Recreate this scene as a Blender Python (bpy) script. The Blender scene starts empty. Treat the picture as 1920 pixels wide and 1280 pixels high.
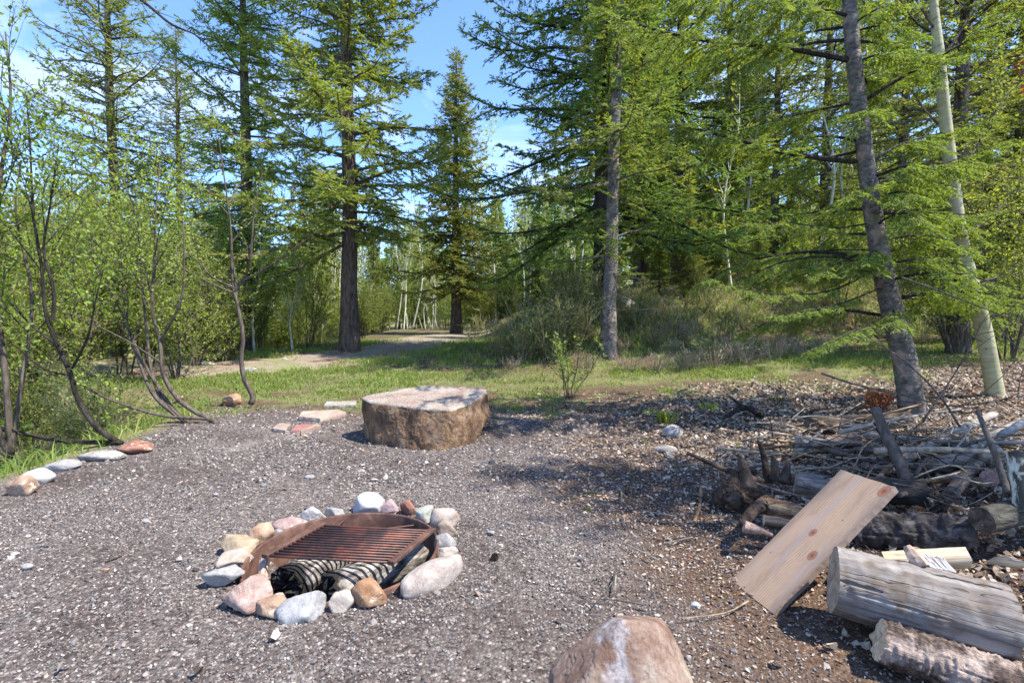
import bpy, bmesh, math, random
import numpy as np
from mathutils import Vector, Matrix, noise

sc = bpy.context.scene
COL = sc.collection
RNG = np.random.default_rng(7)
random.seed(7)
UP = np.array([0.0, 0.0, 1.0])

# ------------------------------------------------------------------ camera
CAMZ, FPX, PITCH = 1.4, 960.0, math.radians(1.8)
cam = bpy.data.cameras.new('camera')
cam.sensor_width = 36.0
cam.lens = 18.0
cam.clip_start = 0.05
cam.clip_end = 2000
camo = bpy.data.objects.new('camera', cam)
COL.objects.link(camo)
camo.location = (0, 0, CAMZ)
camo.rotation_euler = (math.radians(90) - PITCH, 0, 0)
sc.camera = camo
CP, SP = math.cos(PITCH), math.sin(PITCH)


def ray(px, py):
    a = (px - 960) / FPX
    b = (640 - py) / FPX
    return np.array([a, CP + b * SP, -SP + b * CP])


def at(px, py, Y):
    d = ray(px, py)
    return np.array([0, 0, CAMZ]) + d * (Y / d[1])


def onz(px, py, z):
    d = ray(px, py)
    return np.array([0, 0, CAMZ]) + d * ((z - CAMZ) / d[2])


# ------------------------------------------------------------------ noise
def _h(ix, iy, iz, seed):
    n = (ix * 374761393 + iy * 668265263 + iz * 2147483647 + seed * 1274126177) & 0xFFFFFFFF
    n = ((n ^ (n >> 13)) * 1274126177) & 0xFFFFFFFF
    n = (n ^ (n >> 16)) & 0xFFFFFFFF
    return n / 4294967295.0


def vnoise(x, y, z=0.0, seed=0):
    x = np.asarray(x, float); y = np.asarray(y, float)
    z = np.zeros_like(x) + z
    ix, iy, iz = (np.floor(v).astype(np.int64) for v in (x, y, z))
    fx, fy, fz = x - ix, y - iy, z - iz
    fx, fy, fz = (f * f * (3 - 2 * f) for f in (fx, fy, fz))
    r = 0
    for a in (0, 1):
        for b in (0, 1):
            for c in (0, 1):
                w = (fx if a else 1 - fx) * (fy if b else 1 - fy) * (fz if c else 1 - fz)
                r = r + w * _h(ix + a, iy + b, iz + c, seed)
    return r


def fnoise(x, y, z=0.0, seed=0, oct=4):
    r, a, t, f = 0, 1.0, 0, 1.0
    for k in range(oct):
        r = r + a * vnoise(np.asarray(x) * f, np.asarray(y) * f, np.asarray(z) * f, seed + k * 17)
        t += a; a *= 0.5; f *= 2.03
    return r / t


def sstep(a, b, x):
    t = np.clip((np.asarray(x, float) - a) / (b - a), 0, 1)
    return t * t * (3 - 2 * t)


# ------------------------------------------------------------------ terrain
PIT = np.array([-1.01, 3.05])
PIT_R = 0.545
_ly = [-10, 4.5, 8.3, 9.3, 10.2, 11, 13.2, 14.5, 20, 30, 50, 300]
_lx = [-4.3, -4.45, -4.7, -6.4, -10, -16, -16, -7.4, -6.4, -7.5, -11, -40]


def left_edge(y):
    return np.interp(y, _ly, _lx)


def Hn(x, y):
    x = np.asarray(x, float); y = np.asarray(y, float)
    z = np.interp(y, [-10, 6, 8.5, 11, 15, 20, 30, 45, 80, 300], [0, 0, .12, .32, .62, .8, .95, 1.05, 1.2, 1.8])
    z = z + 0.07 * np.clip(x - 1.0, 0, 14) * sstep(-2, 4, y + 1)
    xe = -0.75 - 0.115 * (y - 12)
    toe = 10.3 + 0.25 * np.clip(x - 2, 0, 12)
    d = np.minimum((x - xe) * 0.8, (y - toe) * 0.9)
    d = d + 2.2 * (fnoise(x * .55, y * .55, 0, 3, 4) - .5) * sstep(0, 2, d)
    z = z + 1.45 * sstep(0, 4.5, d) + 0.10 * np.clip(d - 4, 0, 14) + .08 * np.clip(d - 18, 0, 30)
    dl = left_edge(y) - x
    z = z - 1.7 * sstep(0, 4.2, dl) - 0.03 * np.clip(dl - 4, 0, 60)
    z = z + (fnoise(x * .9, y * .9, 0, 5, 3) - .5) * 0.10 * sstep(5, 9, np.hypot(x * .8, y))
    z = z + .12 * np.clip(y - 70, 0, 130)
    # low mound under the brush pile
    z = z + 0.16 * np.exp(-(((x - 3.1) / 1.3) ** 2 + ((y - 4.2) / .9) ** 2))
    return z


def H(x, y):
    return float(Hn(np.array([x]), np.array([y]))[0])


def gp(px, py, ymax=80):
    d = ray(px, py)
    t = np.arange(1.2, ymax, 0.02)
    P = np.array([0, 0, CAMZ])[None] + t[:, None] * d[None]
    b = P[:, 2] < Hn(P[:, 0], P[:, 1])
    i = int(np.argmax(b)) if b.any() else len(t) - 1
    return P[i]


# ------------------------------------------------------------------ materials
def mat(name):
    m = bpy.data.materials.new(name)
    m.use_nodes = True
    nt = m.node_tree
    nt.nodes.clear()
    return m, nt, nt.nodes, nt.links


def N(nodes, kind, **kw):
    n = nodes.new(kind)
    for k, v in kw.items():
        setattr(n, k, v)
    return n


def ramp(nodes, stops, interp='LINEAR'):
    r = nodes.new('ShaderNodeValToRGB')
    cr = r.color_ramp
    cr.interpolation = interp
    while len(cr.elements) < len(stops):
        cr.elements.new(0.5)
    for e, (p, c) in zip(cr.elements, stops):
        e.position = p
        e.color = (c[0], c[1], c[2], 1) if not isinstance(c, (int, float)) else (c, c, c, 1)
    return r


def mixc(nodes, links, fac, a, b, mode='MIX'):
    m = nodes.new('ShaderNodeMix')
    m.data_type = 'RGBA'
    m.blend_type = mode
    for sock, v in ((m.inputs[0], fac), (m.inputs[6], a), (m.inputs[7], b)):
        if hasattr(v, 'is_output'):
            links.new(v, sock)
        elif isinstance(v, (int, float)):
            sock.default_value = v
        else:
            sock.default_value = (v[0], v[1], v[2], 1)
    return m.outputs[2]


def tex_noise(nodes, links, vec, scale, detail=6, rough=.6, dist=0.0):
    n = nodes.new('ShaderNodeTexNoise')
    n.inputs['Scale'].default_value = scale
    n.inputs['Detail'].default_value = detail
    n.inputs['Roughness'].default_value = rough
    n.inputs['Distortion'].default_value = dist
    if vec is not None:
        links.new(vec, n.inputs['Vector'])
    return n


def mapping(nodes, links, vec, scale=(1, 1, 1), loc=(0, 0, 0)):
    m = nodes.new('ShaderNodeMapping')
    m.inputs['Scale'].default_value = scale
    m.inputs['Location'].default_value = loc
    links.new(vec, m.inputs['Vector'])
    return m.outputs[0]


def finish(nodes, links, color, rough=.85, bump=None, bstr=.4, bdist=.01, spec=.3, metallic=0):
    out = nodes.new('ShaderNodeOutputMaterial')
    p = nodes.new('ShaderNodeBsdfPrincipled')
    for s, v in (('Base Color', color), ('Roughness', rough)):
        if hasattr(v, 'is_output'):
            links.new(v, p.inputs[s])
        elif s == 'Base Color':
            p.inputs[s].default_value = (*v, 1)
        else:
            p.inputs[s].default_value = v
    p.inputs['Specular IOR Level'].default_value = spec
    p.inputs['Metallic'].default_value = metallic
    if bump is not None:
        b = nodes.new('ShaderNodeBump')
        b.inputs['Strength'].default_value = bstr
        b.inputs['Distance'].default_value = bdist
        links.new(bump, b.inputs['Height'])
        links.new(b.outputs[0], p.inputs['Normal'])
    links.new(p.outputs[0], out.inputs[0])
    return p


def m_leaf(name, cols, trans=0.45, tint=(1.25, 1.2, .5), rough=.5, spec=.35):
    """leaf or needle: reflecting and light-passing, colour differs leaf by leaf and tree by tree"""
    m, nt, n, l = mat(name)
    g = n.new('ShaderNodeNewGeometry')
    k = len(cols) - 1
    r = ramp(n, [(i / k, c) for i, c in enumerate(cols)])
    l.new(g.outputs['Random Per Island'], r.inputs[0])
    oi = n.new('ShaderNodeObjectInfo')
    hs = n.new('ShaderNodeHueSaturation')
    mr = n.new('ShaderNodeMapRange')
    mr.inputs[3].default_value = .8
    mr.inputs[4].default_value = 1.2
    l.new(oi.outputs['Random'], mr.inputs[0])
    l.new(mr.outputs[0], hs.inputs['Value'])
    mr2 = n.new('ShaderNodeMapRange')
    mr2.inputs[3].default_value = .488
    mr2.inputs[4].default_value = .512
    l.new(oi.outputs['Random'], mr2.inputs[0])
    l.new(mr2.outputs[0], hs.inputs['Hue'])
    l.new(r.outputs[0], hs.inputs['Color'])
    p = n.new('ShaderNodeBsdfPrincipled')
    l.new(hs.outputs[0], p.inputs['Base Color'])
    p.inputs['Roughness'].default_value = rough
    p.inputs['Specular IOR Level'].default_value = spec
    t = n.new('ShaderNodeBsdfTranslucent')
    tc = mixc(n, l, 1.0, hs.outputs[0], tint, 'MULTIPLY')
    l.new(tc, t.inputs[0])
    mx = n.new('ShaderNodeMixShader')
    mx.inputs[0].default_value = trans
    l.new(p.outputs[0], mx.inputs[1])
    l.new(t.outputs[0], mx.inputs[2])
    out = n.new('ShaderNodeOutputMaterial')
    l.new(mx.outputs[0], out.inputs[0])
    return m


def m_bark(name, c1, c2, c3, scale=(9, 9, 2.2), bdist=.03, lichen=None):
    m, nt, n, l = mat(name)
    tc = n.new('ShaderNodeTexCoord')
    v = mapping(n, l, tc.outputs['Object'], scale)
    a = tex_noise(n, l, v, 1.6, 8, .65, .4)
    vo = n.new('ShaderNodeTexVoronoi')
    vo.inputs['Scale'].default_value = 2.2
    wv = n.new('ShaderNodeVectorMath'); wv.operation = 'ADD'
    l.new(v, wv.inputs[0]); l.new(a.outputs['Color'], wv.inputs[1])
    l.new(wv.outputs[0], vo.inputs['Vector'])
    r = ramp(n, [(.25, c1), (.5, c2), (.75, c3)])
    l.new(a.outputs[0], r.inputs[0])
    cr = ramp(n, [(0.0, 1.0), (.55, .75), (.9, .35)])
    l.new(vo.outputs['Distance'], cr.inputs[0])
    c = mixc(n, l, 1.0, r.outputs[0], cr.outputs[0], 'MULTIPLY')
    if lichen:
        ln = tex_noise(n, l, tc.outputs['Object'], 5.5, 5, .6)
        lr = ramp(n, [(.52, 0.0), (.62, 1.0)])
        l.new(ln.outputs[0], lr.inputs[0])
        c = mixc(n, l, lr.outputs[0], c, lichen)
    ad = n.new('ShaderNodeMath'); ad.operation = 'SUBTRACT'
    l.new(a.outputs[0], ad.inputs[0]); l.new(vo.outputs['Distance'], ad.inputs[1])
    finish(n, l, c, .9, ad.outputs[0], .9, bdist, .2)
    return m


def m_aspen(name, base=(.52, .52, .36), dark=(.06, .05, .04), sc_=1.0, thr=.30):
    m, nt, n, l = mat(name)
    tc = n.new('ShaderNodeTexCoord')
    v = mapping(n, l, tc.outputs['Object'], (3 * sc_, 3 * sc_, 10 * sc_))
    a = tex_noise(n, l, v, 2.0, 5, .6, .3)
    r = ramp(n, [(thr, dark), (thr + .07, tuple(x * .75 for x in base)), (.6, base), (.8, tuple(min(1, x * 1.15) for x in base))])
    l.new(a.outputs[0], r.inputs[0])
    b = tex_noise(n, l, tc.outputs['Object'], 1.3, 3, .5)
    br = ramp(n, [(.35, (.72, .72, .5)), (.7, (1.0, 1.0, 1.0))])
    l.new(b.outputs[0], br.inputs[0])
    c = mixc(n, l, .8, r.outputs[0], br.outputs[0], 'MULTIPLY')
    finish(n, l, c, .7, a.outputs[0], .4, .01, .3)
    return m


def m_stone(name, c1, c2, c3, scale=5.0, speck=None, bdist=.012, off=(0, 0, 0)):
    m, nt, n, l = mat(name)
    tc = n.new('ShaderNodeTexCoord')
    v = mapping(n, l, tc.outputs['Object'], (1, 1, 1), off)
    a = tex_noise(n, l, v, scale, 8, .62, .6)
    r = ramp(n, [(.32, c1), (.5, c2), (.66, c3)])
    l.new(a.outputs[0], r.inputs[0])
    f = tex_noise(n, l, v, scale * 14, 6, .7)
    fr = ramp(n, [(.3, .72), (.6, 1.06)])
    l.new(f.outputs[0], fr.inputs[0])
    c = mixc(n, l, 1.0, r.outputs[0], fr.outputs[0], 'MULTIPLY')
    if speck:
        s = tex_noise(n, l, v, scale * 2.2, 6, .7, .3)
        sr = ramp(n, [(.58, 0.0), (.64, 1.0)])
        l.new(s.outputs[0], sr.inputs[0])
        c = mixc(n, l, sr.outputs[0], c, speck)
    # thin dark cracks
    vo = n.new('ShaderNodeTexVoronoi'); vo.feature = 'DISTANCE_TO_EDGE'
    vo.inputs['Scale'].default_value = scale * .8
    wv = n.new('ShaderNodeVectorMath'); wv.operation = 'ADD'
    l.new(v, wv.inputs[0])
    sv = n.new('ShaderNodeVectorMath'); sv.operation = 'SCALE'; sv.inputs['Scale'].default_value = .25
    l.new(a.outputs['Color'], sv.inputs[0]); l.new(sv.outputs[0], wv.inputs[1])
    l.new(wv.outputs[0], vo.inputs['Vector'])
    cr = ramp(n, [(0, .55), (.02, 1.0)])
    l.new(vo.outputs['Distance'], cr.inputs[0])
    c = mixc(n, l, .6, c, cr.outputs[0], 'MULTIPLY')
    ad = n.new('ShaderNodeMath'); ad.operation = 'ADD'
    l.new(a.outputs[0], ad.inputs[0])
    ml = n.new('ShaderNodeMath'); ml.operation = 'MULTIPLY'; ml.inputs[1].default_value = .35
    l.new(f.outputs[0], ml.inputs[0]); l.new(ml.outputs[0], ad.inputs[1])
    finish(n, l, c, .88, ad.outputs[0], .7, bdist, .25)
    return m


def m_island(name, stops, rough=.9, trans=0.0, spec=.2, nscale=None, interp='LINEAR'):
    m, nt, n, l = mat(name)
    g = n.new('ShaderNodeNewGeometry')
    r = ramp(n, stops, interp)
    l.new(g.outputs['Random Per Island'], r.inputs[0])
    c = r.outputs[0]
    if nscale:
        tc = n.new('ShaderNodeTexCoord')
        a = tex_noise(n, l, tc.outputs['Object'], nscale, 4, .6)
        ar = ramp(n, [(.3, .7), (.7, 1.15)])
        l.new(a.outputs[0], ar.inputs[0])
        c = mixc(n, l, 1.0, c, ar.outputs[0], 'MULTIPLY')
    p = finish(n, l, c, rough, None, spec=spec)
    if trans:
        out = [x for x in n if x.type == 'OUTPUT_MATERIAL'][0]
        t = n.new('ShaderNodeBsdfTranslucent')
        l.new(c, t.inputs[0])
        mx = n.new('ShaderNodeMixShader')
        mx.inputs[0].default_value = trans
        l.new(p.outputs[0], mx.inputs[1]); l.new(t.outputs[0], mx.inputs[2])
        l.new(mx.outputs[0], out.inputs[0])
    return m


def m_wood(name, c1, c2, c3, crack=(.05, .04, .035), stretch=(1.2, 14, 14), blotch=None, crackamt=.6, bdist=.008, rough=.8):
    """weathered timber or split wood, grain along local X"""
    m, nt, n, l = mat(name)
    tc = n.new('ShaderNodeTexCoord')
    v = mapping(n, l, tc.outputs['Object'], stretch)
    a = tex_noise(n, l, v, 2.2, 7, .65, .25)
    r = ramp(n, [(.3, c1), (.5, c2), (.68, c3)])
    l.new(a.outputs[0], r.inputs[0])
    c = r.outputs[0]
    if blotch:
        b = tex_noise(n, l, tc.outputs['Object'], 7, 5, .65, .5)
        br = ramp(n, [(.5, 0.0), (.62, .85)])
        l.new(b.outputs[0], br.inputs[0])
        c = mixc(n, l, br.outputs[0], c, blotch)
    v2 = mapping(n, l, tc.outputs['Object'], (stretch[0] * .16, stretch[1] * .9, stretch[2] * .9), (3, 1, 2))
    k = tex_noise(n, l, v2, 1.6, 3, .5, .1)
    kr = ramp(n, [(.484, 0.0), (.498, 1.0), (.51, 0.0)])
    l.new(k.outputs[0], kr.inputs[0])
    kr2 = n.new('ShaderNodeMath'); kr2.operation = 'MULTIPLY'; kr2.inputs[1].default_value = crackamt
    l.new(kr.outputs[0], kr2.inputs[0])
    c = mixc(n, l, kr2.outputs[0], c, crack)
    sb = n.new('ShaderNodeMath'); sb.operation = 'SUBTRACT'
    l.new(a.outputs[0], sb.inputs[0]); l.new(kr2.outputs[0], sb.inputs[1])
    finish(n, l, c, rough, sb.outputs[0], .6, bdist, .25)
    return m


# ------------------------------------------------------------------ objects
def mesh_np(name, V, F, mats, smooth=False):
    """V (n,3); F list of (array (m,k), material index)"""
    me = bpy.data.meshes.new(name)
    V = np.ascontiguousarray(V, np.float32)
    me.vertices.add(len(V))
    me.vertices.foreach_set('co', V.ravel())
    F = [(np.asarray(f, np.int32), mi) for f, mi in F if len(f)]
    loops = np.concatenate([f.ravel() for f, _ in F]) if F else np.zeros(0, np.int32)
    sizes = np.concatenate([np.full(len(f), f.shape[1], np.int32) for f, _ in F])
    starts = np.concatenate([[0], np.cumsum(sizes)[:-1]]).astype(np.int32)
    mi = np.concatenate([np.full(len(f), m, np.int32) for f, m in F])
    me.loops.add(len(loops))
    me.loops.foreach_set('vertex_index', loops)
    me.polygons.add(len(sizes))
    me.polygons.foreach_set('loop_start', starts)
    me.polygons.foreach_set('loop_total', sizes)
    me.polygons.foreach_set('material_index', mi)
    me.polygons.foreach_set('use_smooth', np.full(len(sizes), bool(smooth)))
    for m in mats:
        me.materials.append(m)
    me.update(calc_edges=True)
    return me


class MB:
    """collects pieces of one mesh"""
    def __init__(self):
        self.V = []; self.F = []; self.n = 0

    def add(self, V, faces, mi=0):
        V = np.asarray(V, float)
        if not isinstance(faces, list):
            faces = [faces]
        for f in faces:
            f = np.asarray(f)
            if len(f):
                self.F.append((f + self.n, mi))
        self.V.append(V); self.n += len(V)

    def mesh(self, name, mats, smooth=False):
        return mesh_np(name, np.concatenate(self.V), self.F, mats, smooth)


def link(name, me, parent=None, M=None):
    o = bpy.data.objects.new(name, me)
    COL.objects.link(o)
    if parent is not None:
        o.parent = parent
    if M is not None:
        o.matrix_local = M
    return o


def tag(o, label=None, cat=None, group=None, kind=None):
    if label: o['label'] = label
    if cat: o['category'] = cat
    if group: o['group'] = group
    if kind: o['kind'] = kind
    return o


def thing(name, loc, label, cat, group=None, rz=0.0, s=1.0):
    o = bpy.data.objects.new(name, None)
    COL.objects.link(o)
    o.empty_display_size = .2
    o.location = loc
    o.rotation_euler = (0, 0, rz)
    o.scale = (s, s, s) if not hasattr(s, '__len__') else s
    return tag(o, label, cat, group)


def unit(v):
    v = np.asarray(v, float)
    return v / (np.linalg.norm(v, axis=-1, keepdims=True) + 1e-12)


def smooth_path(pts, n):
    """Catmull-Rom through pts, n samples"""
    P = np.asarray(pts, float)
    P = np.concatenate([[2 * P[0] - P[1]], P, [2 * P[-1] - P[-2]]])
    t = np.linspace(0, len(P) - 3 - 1e-6, n)
    i = t.astype(int); f = (t - i)[:, None]
    a, b, c, d = P[i], P[i + 1], P[i + 2], P[i + 3]
    return .5 * ((2 * b) + (c - a) * f + (2 * a - 5 * b + 4 * c - d) * f ** 2 + (3 * b - a - 3 * c + d) * f ** 3)


def tube(P, R, sides=6, cap=True, rnoise=0.0, seed=0):
    P = np.asarray(P, float)
    m = len(P)
    R = np.broadcast_to(np.asarray(R, float), (m,)).copy()
    T = np.gradient(P, axis=0)
    T = unit(T)
    ref = np.array([0.31, 0.17, 0.93]) if abs(T[:, 2]).mean() < .8 else np.array([1.0, .13, .07])
    A = unit(np.cross(T, ref)); B = np.cross(T, A)
    th = np.arange(sides) * 2 * math.pi / sides
    cs, sn = np.cos(th), np.sin(th)
    RR = np.repeat(R[:, None], sides, 1)
    if rnoise:
        jj, kk = np.meshgrid(np.arange(m), np.arange(sides), indexing='ij')
        RR = RR * (1 + rnoise * 2 * (fnoise(cs[kk] * 1.7 + 5, sn[kk] * 1.7 + 9, jj * .35, seed, 3) - .5))
    V = P[:, None] + RR[..., None] * (A[:, None] * cs[None, :, None] + B[:, None] * sn[None, :, None])
    V = V.reshape(-1, 3)
    i = np.arange(m - 1)[:, None] * sides
    k = np.arange(sides)[None]
    k2 = (k + 1) % sides
    Q = np.stack([i + k, i + k2, i + sides + k2, i + sides + k], -1).reshape(-1, 4)
    faces = [Q]
    if cap:
        V = np.concatenate([V, P[:1], P[-1:]])
        c0, c1 = m * sides, m * sides + 1
        kk = np.arange(sides); k2 = (kk + 1) % sides
        faces.append(np.stack([np.full(sides, c0), k2, kk], -1))
        b = (m - 1) * sides
        faces.append(np.stack([np.full(sides, c1), b + kk, b + k2], -1))
    return V, faces


# ------------------------------------------------------------------ rocks
_ico = {}


def ico(sub):
    if sub not in _ico:
        bm = bmesh.new()
        bmesh.ops.create_icosphere(bm, subdivisions=sub, radius=1)
        V = np.array([v.co[:] for v in bm.verts]); F = np.array([[v.index for v in f.verts] for f in bm.faces])
        bm.free()
        _ico[sub] = (unit(V), F)
    return _ico[sub]


def hull_planes(pts):
    bm = bmesh.new()
    for p in pts:
        bm.verts.new(p)
    r = bmesh.ops.convex_hull(bm, input=bm.verts[:])
    bm.normal_update()
    pl = []
    c = np.mean(np.array(pts, float), 0)
    for f in bm.faces:
        n = np.array(f.normal[:]); d = float(n @ (np.array(f.verts[0].co[:]) - c))
        if d < 0:
            n, d = -n, -d
        if d > 1e-4 and np.linalg.norm(n) > .5:
            pl.append((n, d))
    bm.free()
    return c, pl


def poly_rock(planes, sub, p=14, amp=.05, freq=2.2, seed=0, fine=.012):
    V, F = ico(sub)
    acc = 0
    for n, d in planes:
        acc = acc + np.clip(V @ np.asarray(n) / d, 0, None) ** p
    r = np.clip(acc, 1e-9, None) ** (-1.0 / p)
    P = V * r[:, None]
    s = np.median(r)
    q = P / s
    n1 = fnoise(q[:, 0] * freq + 11, q[:, 1] * freq + 3, q[:, 2] * freq + 7, seed, 4) - .5
    n2 = fnoise(q[:, 0] * freq * 6 + 1, q[:, 1] * freq * 6 + 3, q[:, 2] * freq * 6, seed + 50, 3) - .5
    ridg = np.abs(fnoise(q[:, 0] * freq * 2 + 1, q[:, 1] * freq * 2, q[:, 2] * freq * 2 + 5, seed + 90, 2) - .5)
    P = P * (1 + amp * 2 * n1 + fine * 2 * n2 - amp * .8 * np.exp(-(ridg / .03) ** 2))[:, None]
    return P, F


def rand_planes(rs, k=11, lo=.62, hi=.98):
    D = unit(rs.normal(size=(k, 3)))
    pl = [(d, rs.uniform(lo, hi)) for d in D]
    k2 = 14
    i = np.arange(k2) + .5
    ph = np.arccos(1 - 2 * i / k2); th = math.pi * (1 + 5 ** .5) * i + rs.uniform(0, 6.28)
    for d in np.stack([np.cos(th) * np.sin(ph), np.sin(th) * np.sin(ph), np.cos(ph)], 1):
        pl.append((d, rs.uniform(.86, 1.06)))
    return pl


def stone(name, loc, dims, m, label, cat='stone', group=None, seed=0, rz=0.0, tilt=(0, 0), sub=4, k=9, p=10, amp=.05, sink=.25, fine=.012, lo=.62):
    rs = np.random.default_rng(seed + 1000)
    V, F = poly_rock(rand_planes(rs, k, lo), sub, p, amp, 1.6, seed, fine)
    V = V * (np.array(dims) / 2)
    me = mesh_np(name, V, [(F, 0)], [m], True)
    o = link(name, me)
    o.location = (loc[0], loc[1], loc[2] + dims[2] * (.5 - sink))
    o.rotation_euler = (tilt[0], tilt[1], rz)
    return tag(o, label, cat, group)


# ------------------------------------------------------------------ leaves, needles, boughs
def cards(P, D, L, W, rs, flat=None, bend=.15):
    """one rhombic leaf per row"""
    n = len(P)
    L = np.broadcast_to(L, (n,)); W = np.broadcast_to(W, (n,))
    if flat is None:
        ref = unit(rs.normal(size=(n, 3)))
    else:
        ref = flat
    S = unit(np.cross(D, ref))
    Nn = np.cross(S, D)
    mid = P + D * (L * .45)[:, None] + Nn * (L * bend * .4)[:, None]
    tip = P + D * L[:, None] - Nn * (L * bend)[:, None]
    V = np.stack([P, mid + S * (W / 2)[:, None], tip, mid - S * (W / 2)[:, None]], 1).reshape(-1, 3)
    F = np.arange(n * 4).reshape(n, 4)
    return V, F


def kids(P, D, L, spacing, ang, ratio, rs, jit=.25, droop=0.0, normal=None, f0=.12, minlen=.03, both=True):
    """side shoots along straight shoots (P, D, L); returns their (P, D, L)"""
    n = np.maximum(1, np.round((1 - f0) * L / spacing)).astype(int)
    if both:
        n = n * 2
    idx = np.repeat(np.arange(len(L)), n)
    first = np.repeat(np.cumsum(n) - n, n)
    k = np.arange(len(idx)) - first
    if both:
        f = f0 + (1 - f0) * ((k // 2) + rs.uniform(.1, .9, len(k))) / np.maximum(1, n[idx] / 2)
        sg = np.where(k % 2 == 0, 1.0, -1.0)
    else:
        f = f0 + (1 - f0) * (k + rs.uniform(.1, .9, len(k))) / n[idx]
        sg = np.where(rs.random(len(k)) < .5, 1.0, -1.0)
    f = np.minimum(f, 1)
    Pi = P[idx] + D[idx] * (L[idx] * f)[:, None]
    if normal is None:
        nn = np.broadcast_to(UP, D.shape)
    else:
        nn = normal
    S = unit(np.cross(D, nn) + 1e-6)[idx]
    a = ang + rs.normal(size=len(idx)) * jit
    Di = D[idx] * np.cos(a)[:, None] + S * (sg * np.sin(a))[:, None]
    Di = Di + rs.normal(size=Di.shape) * (jit * .6)
    Di[:, 2] -= droop * rs.uniform(.4, 1.4, len(idx))
    Di = unit(Di)
    Li = np.maximum(minlen, L[idx] * (1 - f * .75) * ratio * rs.uniform(.6, 1.25, len(idx)))
    return Pi, Di, Li


def bough(mb, pts, r0, tw_sp, tw_ang, tw_len, rs, card=(.18, .045), card_sp=.07, droop=.15, sub=None, tilt=.15, start=.15, wood=1, sides=4, tw_wood=False):
    """a limb with its side shoots: wood to slot `wood`, needles to slot 0"""
    P = smooth_path(pts, 10)
    if wood is not None:
        mb.add(*tube(P, np.linspace(r0, r0 * .18, len(P)), sides, False), mi=wood)
    seg = np.linalg.norm(np.diff(P, axis=0), axis=1)
    s = np.concatenate([[0], np.cumsum(seg)])
    tot = s[-1]
    n = max(2, int(tot * (1 - start) / tw_sp)) * 2
    k = np.arange(n)
    f = start + (1 - start) * ((k // 2) + rs.uniform(.1, .9, n)) / (n / 2)
    f = np.minimum(f, .995)
    Pi = np.stack([np.interp(f * tot, s, P[:, c]) for c in range(3)], 1)
    T = unit(np.gradient(P, axis=0))
    Ti = unit(np.stack([np.interp(f * tot, s, T[:, c]) for c in range(3)], 1))
    S = unit(np.cross(Ti, UP) + 1e-6)
    sg = np.where(k % 2 == 0, 1.0, -1.0)
    a = tw_ang + rs.normal(size=n) * .2
    D = Ti * np.cos(a)[:, None] + S * (sg * np.sin(a))[:, None] + rs.normal(size=(n, 3)) * tilt
    D[:, 2] -= droop * rs.uniform(.3, 1.6, n)
    D = unit(D)
    L = tw_len * np.clip((1.05 - f), .15, 1) ** .6 * rs.uniform(.3, 1.3, n)
    Pt = P[-2:-1]; Dt = T[-1:]
    Pi = np.concatenate([Pi, Pt]); D = np.concatenate([D, Dt]); L = np.concatenate([L, [tw_len * .5]])
    if tw_wood:
        for i in range(len(Pi)):
            mb.add(*tube(np.stack([Pi[i], Pi[i] + D[i] * L[i] * .8]), [r0 * .16, r0 * .05], 3, False), mi=wood)
    if sub:
        P2, D2, L2 = kids(Pi, D, L, sub[0], sub[1], sub[2], rs, .2, droop * .6, minlen=card[0] * .8)
        Pi = np.concatenate([Pi, P2]); D = np.concatenate([D, D2]); L = np.concatenate([L, L2])
    Pc, Dc, _ = kids(Pi, D, L, card_sp, .55, 1, rs, .22, .05, f0=.0)
    Lc = card[0] * rs.uniform(.6, 1.25, len(Pc))
    V, F = cards(Pc, Dc, Lc, card[1] * rs.uniform(.7, 1.3, len(Pc)), rs)
    mb.add(V, F, 0)


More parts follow.
